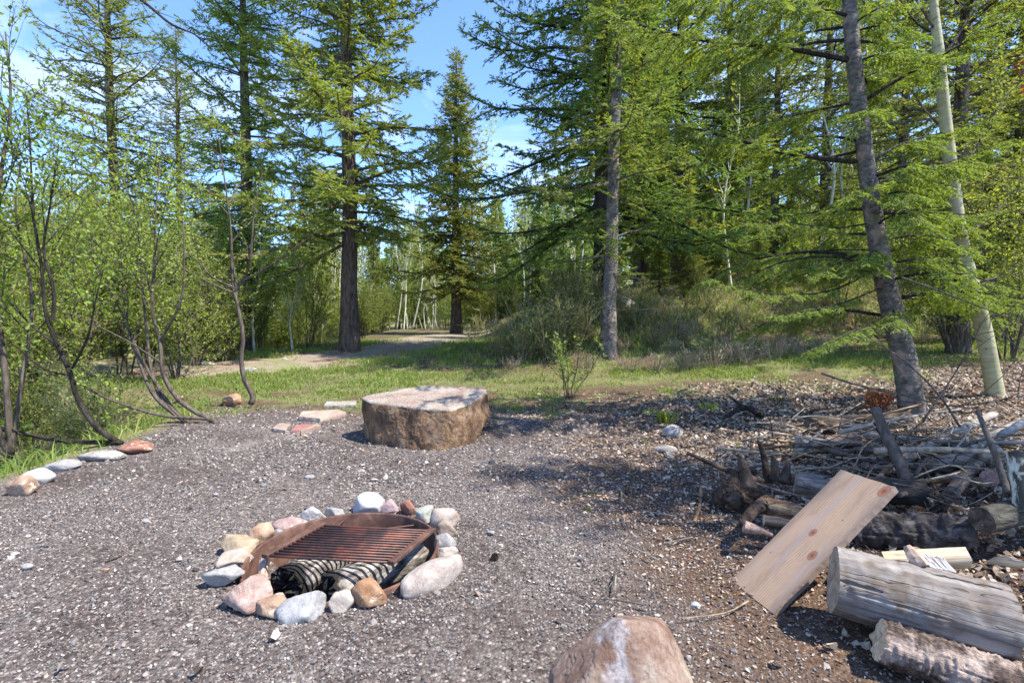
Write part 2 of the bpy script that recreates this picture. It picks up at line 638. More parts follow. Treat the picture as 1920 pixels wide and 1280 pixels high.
def conifer_mesh(seed, Ht, r0, cb, rmax, needle, bark, wh=.34, per=5, tw_sp=.16, tw_len=.75, card=(.2, .05), card_sp=.1,
                 droop=.18, power=.85, sparse=0.0, up_top=.5, down=-.12, lean=0.0, sides=10, dead=0, lowdense=0.0):
    rs = np.random.default_rng(seed)
    n = 18
    z = np.linspace(-.35, Ht, n)
    wob = np.cumsum(rs.normal(size=(n, 2)) * .012 * Ht / 12, 0)
    t = np.clip(z / Ht, 0, 1)
    P = np.stack([wob[:, 0] + lean * t * Ht, wob[:, 1], z], 1)
    R = r0 * (1 - t) ** .8 + .012
    R[:2] *= [1.35, 1.18]
    zz = np.linspace(0, 1, n * 3)
    P3 = np.stack([np.interp(zz, np.linspace(0, 1, n), P[:, c]) for c in range(3)], 1)
    R3 = np.interp(zz, np.linspace(0, 1, n), R)
    tm = MB(); tm.add(*tube(P3, R3, sides, True, .12, seed))
    trunk = tm.mesh('trunk', [bark], True)
    mb = MB()
    zc = cb
    while zc < Ht - .15:
        tt = (zc - cb) / (Ht - cb)
        k = per if tt < .85 else max(3, per - 1)
        a0 = rs.uniform(0, 6.28)
        for j in range(k):
            if rs.random() < sparse:
                continue
            az = a0 + j * 6.283 / k + rs.normal() * .4
            prof = min(1.0, (1 - tt) ** power * 1.08) * (.72 + .28 * min(1, tt * 5 + lowdense))
            Lb = rmax * prof * rs.choice([.45, .7, .9, 1.0, 1.1, 1.25]) * rs.uniform(.85, 1.1) + .08
            zb = min(Ht - .1, zc + rs.uniform(-.25, .25))
            pt = np.array([np.interp(zb, z, P[:, 0]), np.interp(zb, z, P[:, 1]), zb])
            el = down + (up_top - down) * tt ** 1.1 + rs.normal() * .2
            d = np.array([math.cos(az), math.sin(az), 0])
            s = np.array([-math.sin(az), math.cos(az), 0]) * rs.normal() * .22
            pts = [pt, pt + (d * .35 + s * .3) * Lb + UP * Lb * .35 * math.tan(el) , pt + (d * .72 + s) * Lb + UP * Lb * (.72 * math.tan(el) - .05),
                   pt + (d + s * 1.4) * Lb + UP * Lb * (math.tan(el) + .05)]
            bough(mb, pts, .012 + .014 * Lb, tw_sp, .95, tw_len * (.35 + .65 * prof), rs, card, card_sp, droop,
                  tilt=.34, start=.10 + .16 * (1 - tt) * rs.random(), sides=3)
        zc += wh * rs.uniform(.75, 1.25) * (1 - .35 * tt)
    bough(mb, [P[-1] - UP * .5, P[-1] - UP * .2, P[-1] + UP * .15], .012, tw_sp, .7, .3, rs, card, card_sp * .7, 0)
    for j in range(dead):                         # bare dead limbs below the crown
        zb = rs.uniform(.25, 1.0) * cb
        az = rs.uniform(0, 6.28); Lb = rs.uniform(.3, 1.1)
        pt = np.array([np.interp(zb, z, P[:, 0]), np.interp(zb, z, P[:, 1]), zb])
        d = np.array([math.cos(az), math.sin(az), rs.uniform(-.3, .2)])
        mb.add(*tube(smooth_path([pt, pt + d * Lb * .5 + rs.normal(size=3) * .05, pt + d * Lb + rs.normal(size=3) * .1], 5), np.linspace(.016, .004, 5), 3, False), mi=1)
    crown = mb.mesh('crown', [needle, bark])
    return trunk, crown


def stem_tree(seed, stems, leaf, bark, levels=2, child_n=6, child_len=.45, leaf_n=14, leaf_size=(.05, .03), twig_len=.35, spread=.75,
              upb=.35, leaf_from=.0, sides=6, start=.3, leafy=1.0, first_trunk=True):
    """stems: list of (points, r0, r1). Returns (trunk mesh of the first stem, crown mesh: other limbs + leaves)"""
    rs = np.random.default_rng(seed)
    tm = MB(); mb = MB()
    tips = []
    def grow(P, r0, r1, lev, first=False):
        n = len(P)
        R = np.linspace(r0, r1, n)
        (tm if first else mb).add(*tube(P, R, sides if lev == 0 else (4 if lev == 1 else 3), first, .08 if lev == 0 else 0, seed), mi=0 if first else 1)
        seg = np.linalg.norm(np.diff(P, axis=0), axis=1); s = np.concatenate([[0], np.cumsum(seg)]); tot = s[-1]
        T = unit(np.gradient(P, axis=0))
        def pick(f):
            p = np.array([np.interp(f * tot, s, P[:, c]) for c in range(3)])
            d = unit(np.array([np.interp(f * tot, s, T[:, c]) for c in range(3)]))
            return p, d
        if lev >= levels:
            tips.append((P, tot)); return
        cn = child_n if lev == 0 else max(3, child_n // 2 + 1)
        cn = max(2, int(round(cn * (tot / 2.5 if lev == 0 else 1))))
        for k in range(cn):
            f = start + (1 - start) * (k + rs.uniform(0, 1)) / cn if lev == 0 else .15 + .85 * (k + rs.uniform(0, 1)) / cn
            f = min(f, .99)
            p, d = pick(f)
            q = unit(rs.normal(size=3)); q = unit(q - d * (q @ d))
            a = spread * rs.uniform(.6, 1.3)
            dd = unit(d * math.cos(a) + q * math.sin(a) + UP * upb * rs.uniform(.2, 1))
            Lc = (tot * child_len * (1.1 - .7 * f) if lev == 0 else tot * .55 * (1.15 - .6 * f)) * rs.uniform(.6, 1.3)
            Lc = max(Lc, twig_len * .5)
            m1 = p + dd * Lc * .5 + rs.normal(size=3) * Lc * .07
            e = p + dd * Lc + rs.normal(size=3) * Lc * .12 + UP * Lc * .12 * upb
            rr = np.interp(f, [0, 1], [r0, r1]) * .55
            grow(smooth_path([p, m1, e], 6 if lev == 0 else 4), max(rr, .003), .002, lev + 1)
        if lev > 0:
            tips.append((P, tot))
    for i, (pts, r0, r1) in enumerate(stems):
        grow(smooth_path(pts, 22), r0, r1, 0, first=(i == 0 and first_trunk))
    # leaves
    PP, DD = [], []
    for P, tot in tips:
        n = max(1, int(round(leaf_n * tot / twig_len * leafy)))
        f = rs.uniform(leaf_from, 1, n)
        x = f * (len(P) - 1); i = np.minimum(x.astype(int), len(P) - 2); g = (x - i)[:, None]
        PP.append(P[i] * (1 - g) + P[i + 1] * g)
        dd = unit(P[i + 1] - P[i]) * .5 + unit(rs.normal(size=(n, 3))) * .8 + UP * .1
        DD.append(unit(dd))
    PP = np.concatenate(PP); DD = np.concatenate(DD)
    PP = PP + DD * leaf_size[0] * .3
    flat = unit(UP * .7 + rs.normal(size=PP.shape) * .6)
    V, F = cards(PP, DD, leaf_size[0] * rs.uniform(.6, 1.3, len(PP)), leaf_size[1] * rs.uniform(.7, 1.3, len(PP)), rs, flat, .12)
    mb.add(V, F, 0)
    crown = mb.mesh('crown', [leaf, bark])
    trunk = tm.mesh('trunk', [bark], True) if tm.n else None
    return trunk, crown


def plant(name, meshes, loc, label, cat, group=None, rz=0.0, s=1.0, names=('trunk', 'crown')):
    t = thing(name, tuple(loc), label, cat, group, rz, s)
    for nm, me in zip(names, meshes):
        if me is not None:
            link(nm, me, t)
    return t


NEEDLE = m_leaf('needles_mid', [(.10, .155, .04), (.165, .23, .055), (.23, .29, .075), (.25, .26, .095)], .45, (1.4, 1.35, .5), .65, .2)
NEEDLE_Y = m_leaf('needles_yellowish', [(.12, .16, .04), (.19, .235, .055), (.26, .30, .08), (.26, .26, .10)], .45, (1.4, 1.35, .5), .65, .2)
NEEDLE_D = m_leaf('needles_dark', [(.09, .145, .045), (.135, .205, .058), (.20, .27, .08)], .42, (1.45, 1.45, .55), .65, .2)
NEEDLE_R = m_leaf('needles_near', [(.125, .18, .045), (.185, .25, .06), (.26, .32, .095)], .48, (1.45, 1.4, .45), .6, .25)
LEAF_Y = m_leaf('leaves_bright', [(.17, .23, .045), (.24, .31, .06), (.32, .38, .10)], .5, (1.5, 1.4, .55), .6, .25)
LEAF_M = m_leaf('leaves_mid', [(.13, .19, .04), (.19, .26, .055), (.26, .33, .09)], .5, (1.5, 1.4, .55), .6, .25)
LEAF_O = m_leaf('leaves_olive', [(.10, .14, .035), (.14, .18, .05), (.19, .22, .07)], .4, (1.4, 1.3, .5))
LEAF_DRY = m_leaf('leaves_orange', [(.36, .15, .06), (.46, .22, .09), (.5, .28, .14)], .4, (1.2, .9, .6))
LEAF_RED = m_leaf('leaves_red', [(.25, .07, .04), (.32, .11, .05)], .4, (1.2, .7, .5))
BARK_FIR = m_bark('bark_fir', (.06, .05, .04), (.13, .105, .085), (.22, .19, .16))
BARK_RED = m_bark('bark_reddish', (.06, .042, .034), (.14, .10, .08), (.24, .18, .145))
BARK_GREY = m_bark('bark_grey', (.07, .06, .052), (.15, .135, .12), (.26, .24, .215), (7, 7, 12), .014, (.27, .205, .17))
BARK_DARK = m_bark('bark_dark', (.02, .017, .014), (.05, .04, .032), (.10, .085, .07))
BARK_STEM = m_bark('bark_stem', (.06, .045, .035), (.12, .095, .075), (.20, .17, .14), (12, 12, 3), .006)
BARK_ASPEN = m_aspen('bark_aspen', (.44, .41, .27), (.05, .045, .035), 1.1, .31)
BARK_ASPEN_FAR = m_aspen('bark_aspen_far', (.56, .54, .47), (.10, .08, .07), .5)
BARK_ROUGH = m_bark('bark_rough', (.035, .025, .02), (.12, .085, .068), (.30, .23, .19), (6, 18, 18), .02, (.40, .31, .26))
TWIG_DRY = m_bark('twig_dry', (.24, .18, .12), (.38, .30, .21), (.50, .41, .31), (12, 12, 3), .004)
GRASS = m_leaf('grass_blades', [(.09, .15, .025), (.14, .21, .035), (.20, .27, .06), (.33, .30, .14)], .4, (1.5, 1.4, .5))
GRASS_DRY = m_leaf('grass_dry', [(.36, .30, .15), (.48, .42, .24), (.20, .24, .07), (.16, .24, .05)], .35, (1.2, 1.1, .8))

# ------------------------------------------------------------------ ground
def axis(segs):
    out = []
    for a, b, st in segs:
        out.append(np.arange(a, b, st))
    return np.unique(np.concatenate(out + [[segs[-1][1]]]).round(4))

gx = axis([(-400, -100, 50), (-100, -30, 7), (-30, -12, 1.2), (-12, -5.2, .2), (-5.2, 5.6, .05), (5.6, 12, .2), (12, 40, 1.4), (40, 100, 7), (100, 400, 50)])
gy = axis([(-60, -8, 8), (-8, 1.0, .6), (1.0, 7.0, .045), (7.0, 12, .1), (12, 20, .25), (20, 45, .8), (45, 120, 5), (120, 500, 50)])
GX, GY = np.meshgrid(gx, gy)
fx, fy = GX.ravel(), GY.ravel()
gz = Hn(fx, fy)
near = 1 - sstep(7, 12, np.hypot(fx, fy))
gz = gz + near * ((fnoise(fx * 2.2, fy * 2.2, 0, 21, 4) - .5) * .05 + (fnoise(fx * 14, fy * 14, 0, 31, 2) - .5) * .018)
rp = np.hypot(fx - PIT[0], fy - PIT[1])
gz = np.where(rp < PIT_R + .012, -.24 + .05 * (fnoise(fx * 9, fy * 9, 0, 4, 3) - .5), gz)
# what covers the ground where
def cover(x, y):
    n1 = fnoise(x * .9, y * .9, 0, 41, 4) - .5
    n2 = fnoise(x * 2.6, y * 2.6, 0, 42, 3) - .5
    litter = sstep(-.5, 1.1, x - (.10 + .07 * (y - 2)) + n1 * 2.6) * (1 - sstep(8.0, 9.5, y + n1 * 2))
    far = sstep(7.4, 8.6, y + n1 * 2.2 + .12 * np.clip(x, -4, 6) * 0)
    grass = far * (1 - .88 * sstep(-.04, .12, n2 + .06 + .10 * np.sin(x * .8 + 1) + .05 * sstep(8.8, 7.8, y)))
    grass = np.clip(grass + sstep(9.2, 9.9, y) * (1 - sstep(10.8, 11.4, y)) * .6, 0, 1)
    leftb = sstep(0, .5, left_edge(y) - x + n1 * .5)
    forest = np.clip(sstep(15, 20, y) * sstep(2, 6, x) + leftb, 0, 1)
    return litter, np.clip(grass, 0, 1), forest
SUN_PATCHES = [(gp(1080, 880), .6, .35)]  # pale patch put into the ground colour where sunlight falls
def sunlit_patch(x, y):
    s_ = 0
    for c_, a_, b_ in SUN_PATCHES:
        s_ = s_ + np.exp(-((x - c_[0]) / a_) ** 2 - ((y - c_[1]) / b_) ** 2)
    return .8 * sstep(.3, .75, s_ * (.1 + 1.7 * fnoise(x * 6.5, y * 6.5, 0, 66, 5)))
lit, gra, fore = cover(fx, fy)
nx, ny = len(gx), len(gy)
i = (np.arange(ny - 1)[:, None] * nx + np.arange(nx - 1)[None]).ravel()
GF = np.stack([i, i + 1, i + nx + 1, i + nx], 1)
m, nt, n, l = mat('ground_cover')
tc = n.new('ShaderNodeTexCoord')
ob = tc.outputs['Object']
def attr(nm):
    a = n.new('ShaderNodeAttribute'); a.attribute_name = nm
    return a.outputs['Fac']
v1 = n.new('ShaderNodeTexVoronoi'); v1.inputs['Scale'].default_value = 62; l.new(ob, v1.inputs['Vector'])
sx = n.new('ShaderNodeSeparateColor'); l.new(v1.outputs['Color'], sx.inputs[0])
gr = ramp(n, [(0, (.07, .058, .055)), (.3, (.15, .125, .115)), (.55, (.20, .165, .15)), (.75, (.17, .165, .16)), (.92, (.30, .26, .23)), (1, (.45, .41, .38))])
l.new(sx.outputs[0], gr.inputs[0])
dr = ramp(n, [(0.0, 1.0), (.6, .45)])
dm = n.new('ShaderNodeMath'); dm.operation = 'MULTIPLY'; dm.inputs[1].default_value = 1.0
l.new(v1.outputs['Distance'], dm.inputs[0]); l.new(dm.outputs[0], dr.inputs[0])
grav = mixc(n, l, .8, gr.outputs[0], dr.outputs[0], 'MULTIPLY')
big = tex_noise(n, l, ob, .9, 5, .6)
bigr = ramp(n, [(.34, (.62, .55, .53)), (.5, (.95, .9, .88)), (.66, (1.2, 1.15, 1.12))])
l.new(big.outputs[0], bigr.inputs[0])
grav = mixc(n, l, 1, grav, bigr.outputs[0], 'MULTIPLY')
# bare sandy patches by noise; the mask paints in a sunlit one
sp = tex_noise(n, l, ob, .55, 5, .6, .4)
spr = ramp(n, [(.60, 0.0), (.70, .8)])
l.new(sp.outputs[0], spr.inputs[0])
sand_and_sun = tex_noise(n, l, ob, 90, 6, .7)
sandr = ramp(n, [(.3, (.19, .16, .145)), (.7, (.31, .27, .25))]); l.new(sand_and_sun.outputs[0], sandr.inputs[0])
grav = mixc(n, l, attr('sand_and_sun'), mixc(n, l, spr.outputs[0], grav, sandr.outputs[0]), sandr.outputs[0])
d1 = tex_noise(n, l, ob, 30, 8, .72)
dirt = ramp(n, [(.3, (.035, .021, .014)), (.5, (.09, .055, .036)), (.7, (.19, .13, .09))]); l.new(d1.outputs[0], dirt.inputs[0])
g1 = tex_noise(n, l, ob, 14, 8, .7)
gcol = ramp(n, [(.3, (.09, .075, .045)), (.5, (.13, .14, .05)), (.7, (.24, .20, .11))]); l.new(g1.outputs[0], gcol.inputs[0])
f1 = tex_noise(n, l, ob, 8, 8, .7)
fcol = ramp(n, [(.3, (.12, .10, .05)), (.5, (.20, .19, .075)), (.7, (.30, .27, .13))]); l.new(f1.outputs[0], fcol.inputs[0])
c = mixc(n, l, attr('litter'), grav, dirt.outputs[0])
c = mixc(n, l, attr('far'), c, dirt.outputs[0])
c = mixc(n, l, attr('grass'), c, gcol.outputs[0])
c = mixc(n, l, attr('forest'), c, fcol.outputs[0])
hs = n.new('ShaderNodeMath'); hs.operation = 'SUBTRACT'
l.new(d1.outputs[0], hs.inputs[0]); l.new(v1.outputs['Distance'], hs.inputs[1])
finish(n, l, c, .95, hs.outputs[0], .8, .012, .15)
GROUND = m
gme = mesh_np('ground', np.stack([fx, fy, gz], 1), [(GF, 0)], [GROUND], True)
nn1 = fnoise(fx * .9, fy * .9, 0, 41, 4) - .5
farm = sstep(7.0, 8.2, fy + nn1 * 2.2)
for nm, a in (('litter', lit), ('grass', gra), ('forest', fore), ('far', farm), ('sand_and_sun', sunlit_patch(fx, fy))):
    at_ = gme.attributes.new(nm, 'FLOAT', 'POINT')
    at_.data.foreach_set('value', np.ascontiguousarray(a, np.float32))
tag(link('ground', gme), kind='structure')

# road of red gravel that bends into the path up the gap
cpx = [gp(*q) for q in ((340, 688), (430, 688), (510, 684), (580, 677), (660, 667), (730, 655), (790, 643), (836, 632))]
for q in cpx: q[2] = 0
cl = smooth_path([(-22, cpx[0][1] + .3, 0), (-13, cpx[0][1] + .1, 0)] + cpx + [cpx[-1] + np.array([.6, 9, 0]), cpx[-1] + np.array([3, 22, 0])], 220)
tg = unit(np.gradient(cl, axis=0)); sd = np.stack([-tg[:, 1], tg[:, 0], 0 * tg[:, 0]], 1)
hw = np.interp(np.arange(220), [0, 90, 120, 219], [1.25, 1.2, 1.6, 1.9])
cols_ = []
K = 13
for k in range(K):
    u = k / (K - 1) * 2 - 1
    w = hw * (1 + .35 * (fnoise(np.arange(220) * .15, np.full(220, 3.0 + np.sign(u) * 5), 0, 61, 3) - .5) * abs(u))
    p = cl + sd * (w * u)[:, None]
    p[:, 2] = Hn(p[:, 0], p[:, 1]) + .03 - .035 * abs(u) ** 4
    cols_.append(p)
RV = np.stack(cols_, 1).reshape(-1, 3)
i = (np.arange(219)[:, None] * K + np.arange(K - 1)[None]).ravel()
m, nt, n, l = mat('red_gravel')
tc = n.new('ShaderNodeTexCoord'); ob = tc.outputs['Object']
a = tex_noise(n, l, ob, 1.1, 6, .65); b = tex_noise(n, l, ob, 28, 6, .75)
r1 = ramp(n, [(.35, (.21, .13, .10)), (.5, (.27, .22, .17)), (.64, (.19, .19, .09))]); l.new(a.outputs[0], r1.inputs[0])
r2 = ramp(n, [(.3, .55), (.65, 1.2)]); l.new(b.outputs[0], r2.inputs[0])
finish(n, l, mixc(n, l, 1, r1.outputs[0], r2.outputs[0], 'MULTIPLY'), .95, b.outputs[0], .8, .02, .1)
tag(link('road', mesh_np('road', RV, [(np.stack([i, i + 1, i + K + 1, i + K], 1), 0)], [m], True)), kind='structure')

# ------------------------------------------------------------------ loose gravel
def ground_z(x, y):
    z = Hn(x, y)
    nr = 1 - sstep(7, 12, np.hypot(x, y))
    return z + nr * ((fnoise(x * 2.2, y * 2.2, 0, 21, 4) - .5) * .05 + (fnoise(x * 14, y * 14, 0, 31, 2) - .5) * .018)


def scatter(n, x0, x1, y0, y1, rs):
    x = rs.uniform(x0, x1, n); y = rs.uniform(y0, y1, n)
    k = np.abs(x) < y * 1.04 + .3
    return x[k], y[k]


rs = np.random.default_rng(11)
IV, IF = ico(1)
def pebbles(xs, ys, size, rs, flatten=(.45, .8)):
    n = len(xs)
    d = size[:, None] * np.stack([rs.uniform(.75, 1.3, n), rs.uniform(.6, 1.0, n), rs.uniform(*flatten, n)], 1)
    th = rs.uniform(0, 6.28, n)
    V = IV[None] * (1 + rs.uniform(-.28, .28, (n, len(IV), 1))) * d[:, None] * .5
    c, s = np.cos(th)[:, None], np.sin(th)[:, None]
    tl = rs.normal(size=(n, 2)) * .3
    X = V[..., 0] * c - V[..., 1] * s; Y = V[..., 0] * s + V[..., 1] * c
    Z = V[..., 2] + X * tl[:, :1] + Y * tl[:, 1:]
    z0 = ground_z(xs, ys) + size * .12
    V = np.stack([X + xs[:, None], Y + ys[:, None], Z + z0[:, None]], -1).reshape(-1, 3)
    F = (IF[None] + (np.arange(n) * len(IV))[:, None, None]).reshape(-1, 3)
    return V, F
x1, y1 = scatter(150000, -5, 4, 1.2, 4.3, rs)
x2, y2 = scatter(60000, -6, 4, 4.3, 9.0, rs)
sz = np.concatenate([.0060 + .013 * rs.random(len(x1)) ** 3, .012 + .022 * rs.random(len(x2)) ** 2.5])
x = np.concatenate([x1, x2]); y = np.concatenate([y1, y2])
sz = np.where(rs.random(len(sz)) < .010, sz * 2.2, sz)
lt, ga, fo = cover(x, y)
dens = (1 - .62 * lt) * (1 - sstep(7.2, 8.6, y + 0 * x)) * (1 - sstep(-.15, .25, left_edge(y) - x))
patch = sstep(.60, .70, fnoise(x * .55 * 2, y * .55 * 2, 0, 77, 4))
dens = dens * (1 - .75 * np.maximum(patch, sunlit_patch(x, y))) * (.55 + .45 * sstep(.38, .52, fnoise(x * 1.7, y * 1.7, 0, 79, 4)))
keep = (rs.random(len(x)) < dens) & (np.hypot(x - PIT[0], y - PIT[1]) > PIT_R + .02)
V, F = pebbles(x[keep], y[keep], sz[keep], rs)
PEB = m_island('gravel_stones', [(0, (.045, .040, .038)), (.2, (.11, .095, .09)), (.42, (.18, .155, .145)), (.58, (.145, .150, .148)), (.72, (.225, .19, .172)), (.9, (.32, .275, .245)), (.985, (.42, .37, .335)), (1, (.56, .52, .48))], .85, nscale=60)
tag(link('gravel', mesh_np('gravel', V, [(F, 0)], [PEB])), kind='stuff')

# ------------------------------------------------------------------ leaf litter, chips, needles on the ground
rs = np.random.default_rng(12)
def litter_mesh(xs, ys, L, W, rs, lift=.008, curl=.35, tiltsd=.3):
    n = len(xs)
    th = rs.uniform(0, 6.28, n)
    D = np.stack([np.cos(th), np.sin(th), rs.normal(size=n) * tiltsd], 1); D = unit(D)
    P = np.stack([xs, ys, ground_z(xs, ys) + lift * rs.uniform(.3, 1.6, n)], 1) - D * (L * .5)[:, None]
    flat = unit(UP + rs.normal(size=(n, 3)) * .35)
    S = unit(np.cross(D, flat)); Nn = np.cross(S, D)
    pts = []
    for u, w, h in ((0, .15, 0), (.33, 1, .5), (.7, .8, .45), (1, .08, 0)):
        c = P + D * (L * u)[:, None]
        for sg in (-1, 1):
            pts.append(c + S * (sg * W * .5 * w)[:, None] + Nn * (W * curl * w * rs.uniform(-.2, 1, n))[:, None] - Nn * (L * .12 * h * rs.uniform(-1, 1, n))[:, None])
    V = np.stack(pts, 1).reshape(-1, 3)
    b = np.arange(n)[:, None, None] * 8
    F = (b + np.array([[0, 1, 3, 2], [2, 3, 5, 4], [4, 5, 7, 6]])[None]).reshape(-1, 4)
    return V, F
xa, ya = scatter(260000, -3.5, 8, 1.2, 9.5, rs)
lt, ga, fo = cover(xa, ya)
k = rs.random(len(xa)) < (lt * np.clip(1.0 - (ya - 3) * .09, .35, 1) + .03) * np.where(ya > 4.5, .55, .8)
k &= np.hypot(xa - PIT[0], ya - PIT[1]) > PIT_R + .05
xa, ya = xa[k], ya[k]
nL = len(xa)
scl = np.clip(ya / 3.0, .8, 2.2)
Lc = (.010 + .024 * rs.random(nL) ** 2.2) * scl; Wc = Lc * rs.uniform(.15, .6, nL)
LV, LF = litter_mesh(xa, ya, Lc, Wc, rs)
xb, yb = scatter(36000, -3.5, 9, 1.3, 9.0, rs)
lt, ga, fo = cover(xb, yb)
k = (np.hypot(xb - PIT[0], yb - PIT[1]) > PIT_R + .05) & (rs.random(len(xb)) < np.maximum(lt * sstep(.6, 2.6, xb - .12 * yb + (fnoise(xb, yb, 0, 8, 3) - .5) * 2), .0012))
xb, yb = xb[k], yb[k]
Lb = rs.uniform(.028, .065, len(xb)); Wb = Lb * rs.uniform(.45, .8, len(xb))
BV, BF = litter_mesh(xb, yb, Lb, Wb, rs, .018, .9, .5)
LITM = m_island('litter_bits', [(0, (.06, .04, .03)), (.25, (.15, .105, .078)), (.48, (.31, .235, .175)), (.68, (.50, .42, .33)), (.96, (.52, .44, .36)), (1, (.5, .20, .07))], .75, .25, .3)
tag(link('leaf_litter', mesh_np('leaf_litter', np.concatenate([LV, BV]), [(LF, 0), (BF + len(LV), 0)], [LITM])), kind='stuff')

# ------------------------------------------------------------------ grass
rs = np.random.default_rng(13)
def blades(xs, ys, h, w, rs, lean=.5, z=None):
    n = len(xs)
    th = rs.uniform(0, 6.28, n)
    S = np.stack([np.cos(th), np.sin(th), 0 * th], 1)
    dv = rs.normal(size=(n, 2)) * lean
    P = np.stack([xs, ys, ground_z(xs, ys) - .01], 1)
    mid = P + np.stack([dv[:, 0] * h * .3, dv[:, 1] * h * .3, h * .6], 1)
    tip = P + np.stack([dv[:, 0] * h, dv[:, 1] * h, h * rs.uniform(.75, 1.0, n)], 1)
    V = np.stack([P - S * (w / 2)[:, None], P + S * (w / 2)[:, None], mid + S * (w * .4)[:, None], tip, mid - S * (w * .4)[:, None]], 1).reshape(-1, 3)
    b = np.arange(n)[:, None] * 5
    return V, b + np.array([[0, 1, 2, 4]]), b + np.array([[4, 2, 3]])
def grass_obj(name, xs, ys, h, w, m, lean=.5):
    V, Q, T = blades(xs, ys, h, w, rs, lean)
    tag(link(name, mesh_np(name, V, [(Q, 0), (T, 0)], [m])), kind='stuff')
xg, yg = scatter(330000, -9, 14, 6.5, 20, rs)
lt, ga, fo = cover(xg, yg)
hh = Hn(xg, yg) - Hn(np.full_like(xg, -2.0), yg)
dn = ga * .95 * (1 - .93 * lt) * (1 - sstep(-.4, .3, left_edge(yg) - xg) * .8)
rd = np.min(np.stack([np.hypot(xg - cx, (yg - cy)) for cx, cy in cl[::6, :2]]), 0)
dn = dn * (.05 + .95 * sstep(.7, 1.5, rd + (fnoise(xg, yg, 0, 88, 3) - .5) * 1.2))
dn = dn * (.3 + .7 * sstep(.38, .55, fnoise(xg * 1.3, yg * 1.3, 0, 91, 3))) * (.12 + .88 * sstep(.36, .52, fnoise(xg * .8, yg * 1.9, 0, 93, 3) + .06 * sstep(9.5, 11, yg)))
k = rs.random(len(xg)) < dn
xg, yg = xg[k], yg[k]
grass_obj('grass', xg, yg, rs.uniform(.04, .12, len(xg)) * np.clip(yg / 10, .8, 1.5), .010 + .004 * yg / 10 + 0 * xg, GRASS, .6)
xd, yd = scatter(230000, -8, 24, 10.3, 30, rs)
bank = Hn(xd, yd) - np.interp(yd, [6, 8.5, 11, 15, 20, 30], [0, .12, .32, .62, .8, .95]) - .07 * np.clip(xd - 1, 0, 14)
k = rs.random(len(xd)) < np.clip(sstep(.1, .6, bank) * sstep(.28, .55, fnoise(xd * .8, yd * .8, 0, 95, 3)), 0, 1)
xd, yd = xd[k], yd[k]
grass_obj('dry_grass', xd, yd, rs.uniform(.12, .34, len(xd)), .014 + 0 * xd, GRASS_DRY, .55)
xw, yw = scatter(60000, -20, -4, 3.0, 20, rs)
k = (left_edge(yw) - xw > .05) & (rs.random(len(xw)) < sstep(.4, .6, fnoise(xw * 1.2, yw * 1.2, 0, 97, 3)))
xw, yw = xw[k], yw[k]
grass_obj('undergrowth', xw, yw, rs.uniform(.06, .26, len(xw)), .013 + 0 * xw, GRASS, .8)

# ================================================================== FIRE PIT
ST_WHITE = m_stone('stone_white', (0.204, 0.191, 0.185), (0.286, 0.273, 0.261), (0.350, 0.337, 0.324), 6, (.28, .25, .24))
ST_TAN = m_stone('stone_tan', (0.204, 0.121, 0.077), (0.292, 0.197, 0.133), (0.369, 0.286, 0.217), 6, (.62, .54, .45))
ST_ORANGE = m_stone('stone_orange', (0.210, 0.095, 0.051), (0.299, 0.172, 0.095), (0.369, 0.273, 0.191), 7, (.60, .50, .40))
ST_PINK = m_stone('stone_pink', (0.229, 0.140, 0.121), (0.318, 0.217, 0.191), (0.395, 0.299, 0.273), 6, (.66, .58, .54))
ST_GREY = m_stone('stone_grey', (0.172, 0.159, 0.146), (0.255, 0.242, 0.217), (0.344, 0.324, 0.292), 6, (.6, .57, .52))
ST_RED = m_stone('stone_red', (0.165, 0.064, 0.045), (0.242, 0.114, 0.077), (0.305, 0.178, 0.127), 7, (.52, .42, .35))
ST_BEIGE = m_stone('stone_beige', (0.280, 0.229, 0.185), (0.369, 0.318, 0.267), (0.445, 0.408, 0.356), 5, (.36, .28, .22))

# steel ring sunk in the ground
rust, nt, n, l = mat('rusted_steel')
tc = n.new('ShaderNodeTexCoord')
a = tex_noise(n, l, tc.outputs['Object'], 9, 8, .7, .3)
r = ramp(n, [(.3, (.045, .026, .022)), (.5, (.11, .055, .04)), (.7, (.20, .115, .085))]); l.new(a.outputs[0], r.inputs[0])
finish(n, l, r.outputs[0], .7, a.outputs[0], .4, .004, .4, .25)
rust2, nt, n, l = mat('rusted_bars')
tc = n.new('ShaderNodeTexCoord')
a = tex_noise(n, l, tc.outputs['Object'], 7, 6, .7, .3)
r = ramp(n, [(.34, (.035, .025, .024)), (.5, (.08, .042, .035)), (.64, (.19, .065, .042)), (.78, (.13, .075, .06))]); l.new(a.outputs[0], r.inputs[0])
finish(n, l, r.outputs[0], .55, a.outputs[0], .3, .002, .5, .4)
soot, nt, n, l = mat('ash_soot')
tc = n.new('ShaderNodeTexCoord')
a = tex_noise(n, l, tc.outputs['Object'], 16, 8, .7)
r = ramp(n, [(.35, (.012, .011, .01)), (.62, (.035, .03, .028)), (.85, (.14, .13, .12))]); l.new(a.outputs[0], r.inputs[0])
finish(n, l, r.outputs[0], .95, a.outputs[0], .9, .02, .1)

